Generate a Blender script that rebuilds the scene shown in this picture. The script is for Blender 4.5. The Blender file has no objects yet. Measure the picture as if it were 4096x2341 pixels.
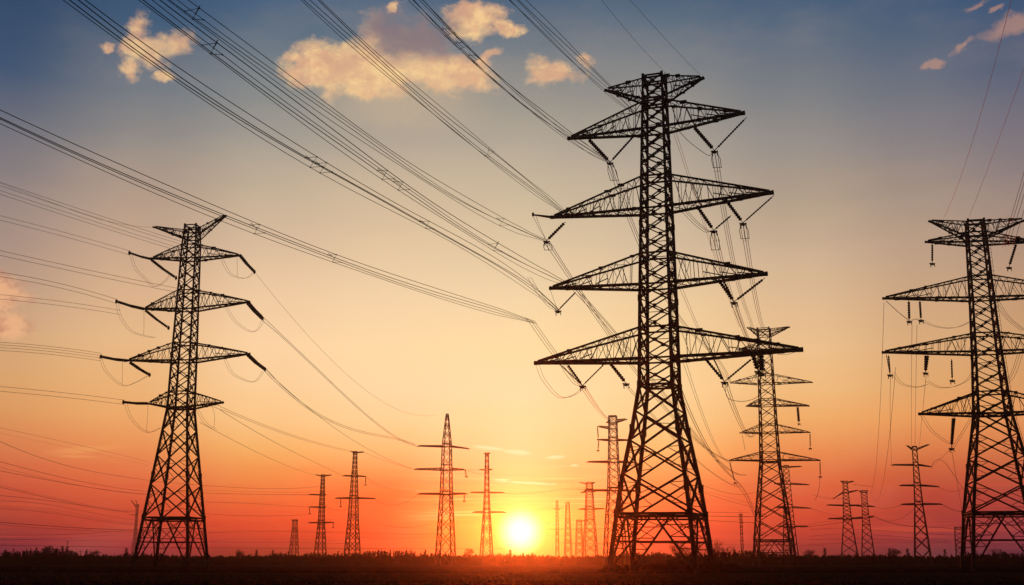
import bpy, math, random
from mathutils import Vector, Matrix
random.seed(7)
sc = bpy.context.scene
col = sc.collection
R = math.radians

# ------------------------------------------------------------------ camera
F = 4700.0                      # focal length in photo pixels (4096 wide)
HOR = 2243.0                    # photo row of the horizon
PITCH = math.atan((HOR - 1170.5) / F)
CAMZ = 1.7
cam_d = bpy.data.cameras.new('camera')
cam = bpy.data.objects.new('camera', cam_d); col.objects.link(cam)
cam.location = (0, 0, CAMZ)
cam.rotation_euler = (math.pi / 2 + PITCH, 0, 0)
cam_d.sensor_width = 36.0
cam_d.lens = F / 4096 * 36.0
cam_d.clip_start = 0.5
cam_d.clip_end = 9000
sc.camera = cam
CP, SP = math.cos(PITCH), math.sin(PITCH)

def ray(px, py):
    u = (px - 2048.0) / F; v = (1170.5 - py) / F
    return Vector((u, CP - v * SP, SP + v * CP))
def U(px, py, D):
    """world point seen at photo pixel (px, py) at ground distance y = D"""
    r = ray(px, py); return Vector((0, 0, CAMZ)) + r * (D / r.y)
def UP(px, py, p, d):
    """the same on the vertical plane through p with ground direction d"""
    r = ray(px, py); n = Vector((d[1], -d[0]))
    t = (p[0] * n.x + p[1] * n.y) / (r.x * n.x + r.y * n.y)
    return Vector((0, 0, CAMZ)) + r * t

# ------------------------------------------------------------------ colour management, render
sc.view_settings.view_transform = 'Standard'
sc.view_settings.look = 'None'
sc.view_settings.exposure = 0
sc.view_settings.gamma = 1
sc.render.engine = 'CYCLES'
sc.cycles.use_denoising = True
sc.cycles.max_bounces = 4
sc.cycles.volume_bounces = 0
sc.cycles.caustics_reflective = False
sc.cycles.caustics_refractive = False

def lin(c):
    return tuple((x / 255 / 12.92) if x / 255 <= .04045 else ((x / 255 + .055) / 1.055) ** 2.4 for x in c)

# ------------------------------------------------------------------ sky
SUN_PX = (2083, 2126)
sr = ray(*SUN_PX).normalized()
SUN_AZ = math.atan2(sr.x, sr.y); SUN_EL = math.asin(sr.z)

XS = [0, 600, 1100, 1600, 2083, 2600, 3350, 4090]
YS = [0, 200, 400, 600, 800, 1000, 1200, 1400, 1600, 1700, 1800, 1900, 2000, 2080, 2140, 2180, 2225]
SKYT = [
 [(50,74,104),(56,80,112),(94,103,120),(132,124,126),(156,137,131),(172,145,130),(196,160,130),(213,166,118),(219,158,100),(218,144,85),(214,115,72),(207,93,61),(190,67,52),(164,51,41),(122,38,52),(107,32,56),(72,27,52)],
 [(56,84,116),(92,109,126),(130,131,134),(156,145,136),(185,158,137),(206,171,142),(224,182,142),(238,190,136),(238,180,118),(242,171,104),(237,147,86),(232,117,67),(220,85,50),(202,53,33),(177,38,39),(162,31,53),(127,24,49)],
 [(68,96,128),(104,118,128),(142,143,140),(174,163,148),(200,179,152),(220,190,158),(241,205,164),(254,215,168),(253,210,155),(252,202,135),(245,180,100),(240,147,72),(237,109,50),(222,61,27),(197,45,29),(160,32,31),(96,21,21)],
 [(80,102,128),(112,124,134),(150,146,142),(182,168,150),(207,184,155),(228,200,162),(244,212,170),(254,221,168),(254,220,168),(253,210,148),(253,189,120),(253,144,77),(245,92,35),(229,68,24),(197,43,20),(163,38,20),(112,24,16)],
 [(84,104,126),(114,124,132),(154,149,140),(182,170,152),(208,188,157),(226,201,164),(243,214,170),(252,222,165),(254,224,172),(255,221,160),(255,212,150),(255,198,134),(255,182,102),(255,170,70),(255,150,48),(250,112,34),(215,66,20)],
 [(80,102,124),(114,123,132),(152,147,139),(174,163,149),(200,180,154),(220,194,160),(238,206,160),(248,212,155),(252,214,156),(249,206,140),(250,188,112),(248,156,86),(240,118,60),(228,84,46),(204,54,42),(176,46,42),(120,32,34)],
 [(67,93,121),(98,111,128),(132,131,132),(150,141,136),(172,152,132),(204,174,144),(220,182,142),(236,190,138),(240,180,112),(238,159,85),(232,131,70),(220,97,51),(205,67,41),(188,50,38),(162,38,42),(123,29,47),(83,24,43)],
 [(60,84,116),(78,92,118),(112,110,124),(134,122,126),(156,135,126),(178,146,124),(194,152,116),(208,156,106),(216,150,94),(240,153,93),(203,110,69),(182,78,56),(156,46,53),(135,38,53),(122,34,65),(85,29,60),(67,25,56)],
]
def sky_rgb(x, y):
    x = min(max(x, XS[0]), XS[-1]); y = min(max(y, YS[0]), YS[-1])
    i = max(k for k in range(len(XS) - 1) if XS[k] <= x); j = max(k for k in range(len(YS) - 1) if YS[k] <= y)
    a = (x - XS[i]) / (XS[i + 1] - XS[i]); b = (y - YS[j]) / (YS[j + 1] - YS[j])
    return tuple((SKYT[i][j][c] * (1 - b) + SKYT[i][j + 1][c] * b) * (1 - a) + (SKYT[i + 1][j][c] * (1 - b) + SKYT[i + 1][j + 1][c] * b) * a for c in range(3))
def px_of(az, el):
    d = Vector((math.sin(az) * math.cos(el), math.cos(az) * math.cos(el), math.sin(el)))
    f = d.y * CP + d.z * SP; up = -d.y * SP + d.z * CP
    return 2048 + F * d.x / f, 1170.5 - F * up / f
def ang_of(px, py):
    d = ray(px, py).normalized(); return math.atan2(d.x, d.y), math.asin(d.z)

SKY_GAIN = 1.0
w = bpy.data.worlds.new('World'); sc.world = w; w.use_nodes = True
nt = w.node_tree; nt.nodes.clear(); N = nt.nodes.new; L = nt.links.new
def math_n(op, a, b=None, c=None, clamp=False):
    n = N('ShaderNodeMath'); n.operation = op; n.use_clamp = clamp
    for k, x in enumerate((a, b, c)):
        if x is None: continue
        if isinstance(x, (int, float)): n.inputs[k].default_value = x
        else: L(x, n.inputs[k])
    return n.outputs[0]
def smooth(v, lo, hi, a=0.0, b=1.0):
    n = N('ShaderNodeMapRange'); n.interpolation_type = 'SMOOTHSTEP'; L(v, n.inputs[0])
    for k, x in enumerate((lo, hi, a, b)): n.inputs[k + 1].default_value = x
    return n.outputs[0]
def mixc(f, a, b, mode='MIX'):
    n = N('ShaderNodeMix'); n.data_type = 'RGBA'; n.blend_type = mode
    for s, x in ((0, f), (6, a), (7, b)):
        if isinstance(x, (int, float)): n.inputs[s].default_value = x
        elif isinstance(x, tuple): n.inputs[s].default_value = (*x[:3], 1)
        else: L(x, n.inputs[s])
    return n.outputs[2]
tc = N('ShaderNodeTexCoord'); sep = N('ShaderNodeSeparateXYZ'); L(tc.outputs['Generated'], sep.inputs[0])
X, Y, Z = sep.outputs
az = math_n('ARCTAN2', X, Y); el = math_n('ARCSINE', Z)
def noise(scale, detail, rough, vx, vy, off=0.0):
    cb = N('ShaderNodeCombineXYZ'); L(math_n('MULTIPLY', az, vx), cb.inputs[0]); L(math_n('MULTIPLY', el, vy), cb.inputs[1]); cb.inputs[2].default_value = off
    n = N('ShaderNodeTexNoise'); n.inputs['Scale'].default_value = scale; n.inputs['Detail'].default_value = detail; n.inputs['Roughness'].default_value = rough
    L(cb.outputs[0], n.inputs['Vector']); return n.outputs['Fac'], n.outputs['Color']
# the clear sky: one elevation ramp for each bearing, blended by bearing
EL0, EL1 = R(-1.0), R(60)
els = [R(e) for e in (-1, .15, .45, .8, 1.3, 2.0, 3.0, 4.0, 5.2, 6.5, 8, 10, 12.2, 14.5, 17, 19.5, 22, 25, 27.5, 32, 60)]
warp, _ = noise(2.2, 3, .55, 1, 3.2, 4.0)
elw = math_n('ADD', el, math_n('MULTIPLY', math_n('SUBTRACT', warp, .5), smooth(el, 0.0, R(20), 0.0, R(3.8))))
fac = math_n('DIVIDE', math_n('SUBTRACT', elw, EL0), EL1 - EL0)
AZS = [R(a) for a in (-100, -25, -18, -12, -6, -2.5, SUN_AZ * 57.2958, 3.5, 7, 14, 20, 25, 100)]
cur = None
for k, a in enumerate(AZS):
    cr = N('ShaderNodeValToRGB'); el_ = cr.color_ramp.elements
    while len(el_) > 1: el_.remove(el_[0])
    for q, e in enumerate(els):
        x, y = px_of(max(min(a, R(28)), R(-28)), min(e, R(27)))
        c = lin(sky_rgb(x, y))
        if e > R(26): c = tuple(v * m for v, m in zip(c, (.75, .85, .95)))
        if e > R(40): c = (.012, .022, .05)
        if abs(a) > R(50): c = tuple(v * .18 for v in c)      # the sky away from the sunset is dusky
        p = (e - EL0) / (EL1 - EL0)
        s = el_[0] if q == 0 else el_.new(p)
        s.position = p; s.color = (*c, 1)
    L(fac, cr.inputs[0])
    if cur is None: cur = cr.outputs[0]
    else: cur = mixc(smooth(az, AZS[k - 1], a), cur, cr.outputs[0])
sky = cur
# soft veils of thin high cloud
v1, _ = noise(5, 5, .6, 1, 2.6, 9.0)
sky = mixc(smooth(v1, .45, .75, 0, .09), sky, lin((225, 190, 160)))
# horizontal bands of haze cloud low over the horizon
v2, _ = noise(9, 5, .65, .8, 20, 2.0)
band = math_n('MULTIPLY', smooth(v2, .5, .68), math_n('MULTIPLY', smooth(el, R(.3), R(1.5)), smooth(el, R(5), R(2.6))))
sky = mixc(math_n('MULTIPLY', band, .42), sky, lin((222, 84, 52)))
v3, _ = noise(11, 5, .65, .8, 24, 7.0)
sd = math_n('ABSOLUTE', math_n('SUBTRACT', az, SUN_AZ))
band2 = math_n('MULTIPLY', smooth(v3, .52, .66), math_n('MULTIPLY', math_n('MULTIPLY', smooth(el, R(1.2), R(2.4)), smooth(el, R(5.2), R(3.2))), smooth(sd, R(7), R(2))))
sky = mixc(math_n('MULTIPLY', band2, .45), sky, lin((255, 232, 160)))
v6, _ = noise(14, 5, .65, .6, 40, 15.0)
sky = mixc(math_n('MULTIPLY', smooth(v6, .50, .66), math_n('MULTIPLY', smooth(el, R(.2), R(1.0)), smooth(el, R(4.2), R(2.0), 0, .30))), sky, lin((196, 62, 44)))
# clouds: each a cluster of lobes at its own bearing and height, edges broken by noise
n1, c1 = noise(26, 10, .62, 1, 1.25, 0.0)
n2, _ = noise(95, 6, .62, 1, 1.3, 3.0)
n0, _ = noise(52, 8, .6, 1, 1.2, 6.0)
edge = math_n('ADD', math_n('ADD', math_n('MULTIPLY', math_n('SUBTRACT', n1, .5), 4.2), math_n('MULTIPLY', math_n('SUBTRACT', n0, .5), 2.4)), math_n('MULTIPLY', math_n('SUBTRACT', n2, .5), .8))
wc = N('ShaderNodeSeparateColor'); _, wcol = noise(34, 7, .62, 1, 1.2, 21.0); L(wcol, wc.inputs[0])
azw = math_n('ADD', az, math_n('MULTIPLY', math_n('SUBTRACT', wc.outputs[0], .5), .036))
elw2 = math_n('ADD', el, math_n('MULTIPLY', math_n('SUBTRACT', wc.outputs[1], .5), .024))
def lobe(px, py, rx, ry, tilt=0.0, warped=True):
    a0, e0 = ang_of(px, py); rx /= F * 1.03; ry /= F * 1.03
    ct, st = math.cos(R(tilt)), math.sin(R(tilt))
    da = math_n('SUBTRACT', azw if warped else az, a0); de = math_n('SUBTRACT', elw2 if warped else el, e0)
    p = math_n('ADD', math_n('MULTIPLY', da, ct / rx), math_n('MULTIPLY', de, st / rx))
    q = math_n('ADD', math_n('MULTIPLY', da, -st / ry), math_n('MULTIPLY', de, ct / ry))
    return math_n('SUBTRACT', 1.0, math_n('SQRT', math_n('ADD', math_n('MULTIPLY', p, p), math_n('MULTIPLY', q, q))))
def union(ls):
    m = ls[0]
    for x in ls[1:]: m = math_n('MAXIMUM', m, x)
    return m
big = union([lobe(1290, 270, 190, 130, 12), lobe(1480, 290, 270, 120, -8), lobe(1760, 290, 290, 100, -6), lobe(1600, 170, 260, 150), lobe(1890, 85, 190, 95, 6), lobe(2030, 115, 95, 45, -10)])
mid = union([lobe(2190, 292, 150, 70, -6), lobe(1965, 228, 75, 26, 20), lobe(1578, 38, 45, 26, 30), lobe(548, 118, 70, 95, -10), lobe(690, 185, 130, 70, 18), lobe(520, 275, 65, 65), lobe(610, 195, 120, 90), lobe(545, 200, 80, 80), lobe(655, 300, 60, 26, 10), lobe(430, 190, 45, 24), lobe(2340, 250, 60, 30)])
side_ = union([lobe(0, 1170, 170, 95), lobe(-20, 1300, 170, 90)])
far_ = union([lobe(4050, 108, 250, 44, 11), lobe(3905, 34, 60, 20, 18), lobe(3850, 182, 80, 20, 22), lobe(3730, 270, 60, 22, 14), lobe(3990, 45, 45, 12, 20)])
cb_big = smooth(math_n('ADD', math_n('MULTIPLY', big, 3.3), math_n('MULTIPLY', edge, .95)), .0, 1.7)
cb_mid = smooth(math_n('ADD', math_n('MULTIPLY', mid, 2.5), math_n('MULTIPLY', edge, .95)), .0, 1.8)
cb_far = smooth(math_n('ADD', math_n('MULTIPLY', far_, 2.2), math_n('MULTIPLY', edge, .8)), .0, 1.7)
n4, _ = noise(40, 9, .65, 1, 1.5, 12.0)
n5, _ = noise(40, 9, .65, 1, 1.5, 12.06)
tex = smooth(math_n('ADD', math_n('MULTIPLY', n4, .75), math_n('MULTIPLY', n2, .25)), .40, .60)
lit = mixc(tex, lin((255, 212, 150)), lin((232, 178, 136)))
lit = mixc(math_n('MULTIPLY', smooth(n5, .42, .60), smooth(el, R(18), R(25), .05, .45)), lit, lin((198, 150, 130)))
shade = lobe(1640, 130, 330, 160, -4)
shm = math_n('MULTIPLY', smooth(math_n('ADD', shade, math_n('MULTIPLY', math_n('SUBTRACT', n1, .5), .7)), .05, .6), .92)
cloudc = mixc(shm, lit, lin((126, 112, 122)))
sky = mixc(math_n('MULTIPLY', cb_big, .90), sky, cloudc)
sky = mixc(math_n('MULTIPLY', cb_mid, .78), sky, lit)
sky = mixc(smooth(math_n('ADD', math_n('MULTIPLY', side_, 2.4), math_n('MULTIPLY', edge, .7)), -.1, 1.5, 0, .8), sky, mixc(smooth(n4, .42, .6), lin((240, 180, 134)), lin((200, 138, 112))))
sky = mixc(math_n('MULTIPLY', cb_far, .38), sky, lin((226, 164, 126)))
# a warm veil under the big cloud
sky = mixc(smooth(lobe(1600, 370, 560, 230), 0.0, 1.0, 0, .34), sky, lin((236, 202, 150)))
# thin bright wisps above the sun
wisp = union([lobe(1960, 1793, 110, 12, -7, False), lobe(2060, 1808, 90, 14, -5, False), lobe(2215, 1829, 60, 11, 4, False), lobe(2110, 1932, 190, 9, -3, False), lobe(2010, 1920, 60, 7, 0, False), lobe(2300, 1862, 24, 6, 0, False)])
sky = mixc(math_n('MULTIPLY', smooth(math_n('ADD', wisp, math_n('MULTIPLY', edge, .35)), .1, .7), .6), sky, lin((255, 240, 190)))
wisp2 = union([lobe(330, 1800, 240, 20, 7, False), lobe(300, 1826, 130, 8, 0, False)])
sky = mixc(math_n('MULTIPLY', smooth(math_n('ADD', wisp2, math_n('MULTIPLY', edge, .35)), .0, .9), .32), sky, lin((250, 178, 104)))
# glow and disc of the low sun
dv = N('ShaderNodeVectorMath'); dv.operation = 'DOT_PRODUCT'; L(tc.outputs['Generated'], dv.inputs[0]); dv.inputs[1].default_value = sr
ang = math_n('ARCCOSINE', math_n('MINIMUM', dv.outputs['Value'], 1.0))
g1 = math_n('POWER', 2.71828, math_n('MULTIPLY', ang, -1 / R(.62)))
g2 = math_n('POWER', 2.71828, math_n('MULTIPLY', ang, -1 / R(2.4)))
glow = mixc(1.0, mixc(1.0, (0, 0, 0), mixc(1.0, (1.0, .62, .20), g1, 'MULTIPLY'), 'ADD'), mixc(1.0, (.02, .012, .004), g2, 'MULTIPLY'), 'ADD')
sky = mixc(1.0, sky, glow, 'ADD')
sky = mixc(smooth(ang, R(1.30), R(.02)), sky, (2.8, 2.3, 1.3))
# the physical sky adds its own faint light to the hand-set colours
ns = N('ShaderNodeTexSky'); ns.sky_type = 'NISHITA'; ns.sun_disc = False; ns.sun_elevation = SUN_EL; ns.sun_rotation = SUN_AZ
bg1 = N('ShaderNodeBackground'); L(sky, bg1.inputs[0]); bg1.inputs[1].default_value = SKY_GAIN
bg2 = N('ShaderNodeBackground'); L(ns.outputs[0], bg2.inputs[0]); bg2.inputs[1].default_value = 0.0005
add = N('ShaderNodeAddShader'); L(bg1.outputs[0], add.inputs[0]); L(bg2.outputs[0], add.inputs[1])
out = N('ShaderNodeOutputWorld'); L(add.outputs[0], out.inputs[0])
w.cycles.sampling_method = 'MANUAL'; w.cycles.sample_map_resolution = 2048

# ------------------------------------------------------------------ sun lamp
SUN_E = 1.05
sl = bpy.data.lights.new('sun', 'SUN'); sl.energy = SUN_E; sl.angle = R(.5); sl.color = (1.0, .095, .012)
so = bpy.data.objects.new('sun', sl); col.objects.link(so)
so.rotation_euler = Vector((-sr.x, -sr.y, -sr.z)).to_track_quat('-Z', 'Y').to_euler()
so.location = (0, 0, 60)

# ------------------------------------------------------------------ materials
def mat(name, c, rough=.7, metal=0.0, nscale=None, namp=.5, spec=.3):
    m = bpy.data.materials.new(name); m.use_nodes = True; t = m.node_tree
    b = t.nodes['Principled BSDF']; b.inputs['Roughness'].default_value = rough; b.inputs['Metallic'].default_value = metal
    b.inputs['Specular IOR Level'].default_value = spec
    if nscale:
        tcn = t.nodes.new('ShaderNodeTexCoord'); n = t.nodes.new('ShaderNodeTexNoise'); n.inputs['Scale'].default_value = nscale; n.inputs['Detail'].default_value = 6
        t.links.new(tcn.outputs['Object'], n.inputs['Vector'])
        r = t.nodes.new('ShaderNodeValToRGB'); r.color_ramp.elements[0].position = .3; r.color_ramp.elements[1].position = .7
        r.color_ramp.elements[0].color = (*[x * (1 - namp) for x in c], 1); r.color_ramp.elements[1].color = (*[x * (1 + namp) for x in c], 1)
        t.links.new(n.outputs['Fac'], r.inputs[0]); t.links.new(r.outputs[0], b.inputs['Base Color'])
    else: b.inputs['Base Color'].default_value = (*c, 1)
    return m
STEEL = mat('weathered_steel', (.034, .034, .036), .8, .0, .8, .5, .06)
WIRE = mat('conductor_wire', (.035, .035, .036), .6, .0, 2.0, .3)
GLASS = mat('insulator_glaze', (.03, .018, .014), .5, .0, 3.0, .3, .2)
CONC = mat('foundation_concrete', (.06, .052, .045), .95, 0, 3.0, .3, 0.0)
RED = mat('mast_red', (.30, .035, .03), .6, 0, 1.0, .2)
BARK = mat('bark', (.016, .011, .009), .95, 0, 4.0, .4, 0.0)
LEAF = mat('foliage_dark', (.012, .013, .009), .9, 0, .7, .5, 0.0)
LEAF2 = mat('foliage_brown', (.014, .010, .009), .9, 0, .7, .5, 0.0)
DRY = mat('dry_grass', (.034, .021, .010), .95, 0, .4, .5, 0.0)

# ------------------------------------------------------------------ mesh helpers
def backlit(m, c, k):
    t = m.node_tree; b = t.nodes['Principled BSDF']; o = [n for n in t.nodes if n.type == 'OUTPUT_MATERIAL'][0]
    tr = t.nodes.new('ShaderNodeBsdfTranslucent'); tr.inputs[0].default_value = (*c, 1); mx = t.nodes.new('ShaderNodeMixShader'); mx.inputs[0].default_value = k
    t.links.new(b.outputs[0], mx.inputs[1]); t.links.new(tr.outputs[0], mx.inputs[2]); t.links.new(mx.outputs[0], o.inputs[0])
backlit(DRY, (.10, .05, .02), .4)
class MB:
    def __init__(s): s.v = []; s.f = []
    def bar(s, a, b, r, r2=None, n=4, ph=.785):
        a = Vector(a); b = Vector(b); d = b - a
        if d.length < 1e-4: return
        d.normalize(); r2 = r if r2 is None else r2
        x = d.cross(Vector((0, 0, 1)) if abs(d.z) < .95 else Vector((0, 1, 0))).normalized(); y = d.cross(x)
        i = len(s.v)
        for p, rr in ((a, r), (b, r2)):
            for k in range(n):
                t = ph + k * 2 * math.pi / n; s.v.append(p + x * math.cos(t) * rr + y * math.sin(t) * rr)
        for k in range(n): s.f.append((i + k, i + (k + 1) % n, i + n + (k + 1) % n, i + n + k))
        s.f.append(tuple(i + k for k in range(n - 1, -1, -1))); s.f.append(tuple(i + n + k for k in range(n)))
    def tube(s, pts, r, n=5):
        rs = r if isinstance(r, (list, tuple)) else [r] * len(pts)
        i = len(s.v); m = len(pts)
        for k, p in enumerate(pts):
            d = (pts[min(k + 1, m - 1)] - pts[max(k - 1, 0)])
            d.normalize(); x = d.cross(Vector((0, 0, 1)) if abs(d.z) < .95 else Vector((0, 1, 0))).normalized(); y = d.cross(x)
            for q in range(n):
                t = q * 2 * math.pi / n; s.v.append(p + x * math.cos(t) * rs[k] + y * math.sin(t) * rs[k])
        for k in range(m - 1):
            for q in range(n):
                a = i + k * n; s.f.append((a + q, a + (q + 1) % n, a + n + (q + 1) % n, a + n + q))
        s.f.append(tuple(i + k for k in range(n - 1, -1, -1))); s.f.append(tuple(i + (m - 1) * n + k for k in range(n)))
    def box(s, c, h, M=None):
        i = len(s.v); c = Vector(c)
        for z in (-1, 1):
            for x, y in ((-1, -1), (1, -1), (1, 1), (-1, 1)): s.v.append(c + Vector((x * h[0], y * h[1], z * h[2])))
        for q in ((3, 2, 1, 0), (4, 5, 6, 7), (0, 1, 5, 4), (1, 2, 6, 5), (2, 3, 7, 6), (3, 0, 4, 7)): s.f.append(tuple(i + k for k in q))
    def quad(s, c, x, y):
        i = len(s.v); s.v += [c - x - y, c + x - y, c + x + y, c - x + y]; s.f.append((i, i + 1, i + 2, i + 3))
    def tri(s, a, b, c):
        i = len(s.v); s.v += [a, b, c]; s.f.append((i, i + 1, i + 2))
    def build(s, name, m, parent=None):
        me = bpy.data.meshes.new(name); me.from_pydata([tuple(v) for v in s.v], [], s.f); me.update(); me.materials.append(m)
        o = bpy.data.objects.new(name, me); col.objects.link(o)
        if parent is not None: o.parent = parent
        return o
def tag(o, label=None, cat=None, group=None, kind=None):
    if label: o['label'] = label
    if cat: o['category'] = cat
    if group: o['group'] = group
    if kind: o['kind'] = kind
    return o
def empty(name, loc=(0, 0, 0), rz=0.0, ry=0.0):
    o = bpy.data.objects.new(name, None); col.objects.link(o); o.location = loc; o.rotation_euler = (0, ry, rz); o.empty_display_size = 1; return o
def lerp(a, b, t): return a + (b - a) * t

# ------------------------------------------------------------------ ground
def ground():
    m = MB(); xs = [-2500, -900, -400, -150, 0, 150, 400, 900, 2500]; ys = [-250, 0, 40, 80, 120, 180, 260, 380, 600, 1000, 2500]
    for y in ys:
        for x in xs: m.v.append(Vector((x, y, 0)))
    nx = len(xs)
    for j in range(len(ys) - 1):
        for i in range(nx - 1): a = j * nx + i; m.f.append((a, a + 1, a + nx + 1, a + nx))
    mt = bpy.data.materials.new('ploughed_soil'); mt.use_nodes = True; t = mt.node_tree; b = t.nodes['Principled BSDF']
    b.inputs['Roughness'].default_value = .95; b.inputs['Specular IOR Level'].default_value = 0.0
    tcn = t.nodes.new('ShaderNodeTexCoord'); mp = t.nodes.new('ShaderNodeMapping'); mp.inputs['Scale'].default_value = (.12, 1.0, 1); t.links.new(tcn.outputs['Object'], mp.inputs[0])
    n = t.nodes.new('ShaderNodeTexNoise'); n.inputs['Scale'].default_value = .35; n.inputs['Detail'].default_value = 8; t.links.new(mp.outputs[0], n.inputs['Vector'])
    r = t.nodes.new('ShaderNodeValToRGB'); r.color_ramp.elements[0].position = .35; r.color_ramp.elements[1].position = .7
    r.color_ramp.elements[0].color = (.006, .004, .003, 1); r.color_ramp.elements[1].color = (.016, .011, .007, 1)
    t.links.new(n.outputs['Fac'], r.inputs[0]); t.links.new(r.outputs[0], b.inputs['Base Color'])
    tag(m.build('ground', mt), kind='structure')
    m = MB(); k = 60
    for i in range(k + 1):
        x = -260 + 520 * i / k; a = 103 + 3 * math.sin(i * .7); c = 172 + 8 * math.sin(i * .33 + 1)
        m.v += [Vector((x, a, .006)), Vector((x, c, .006))]
    for i in range(k): m.f.append((2 * i, 2 * i + 2, 2 * i + 3, 2 * i + 1))
    tag(m.build('stubble_field', mat('stubble_soil', (.050, .032, .014), .95, 0, .6, .45, 0.0)), kind='structure')
    m = MB(); rnd = random.Random(3)
    for i in range(16000):
        y = rnd.choice((rnd.uniform(84, 104), rnd.uniform(104, 172), rnd.uniform(104, 172), rnd.uniform(172, 260))); x = rnd.uniform(-.5, .5) * y * 1.05
        h = rnd.uniform(.05, .16); a = rnd.uniform(0, 6.28); d = Vector((math.cos(a), math.sin(a), 0)) * rnd.uniform(.03, .09)
        p = Vector((x, y, 0)); m.tri(p - d, p + d, p + Vector((rnd.uniform(-.12, .12), rnd.uniform(-.12, .12), h)))
    tag(m.build('field_stubble', DRY), 'short dry stubble standing on the dark field', 'grass', kind='stuff')
ground()

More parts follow.
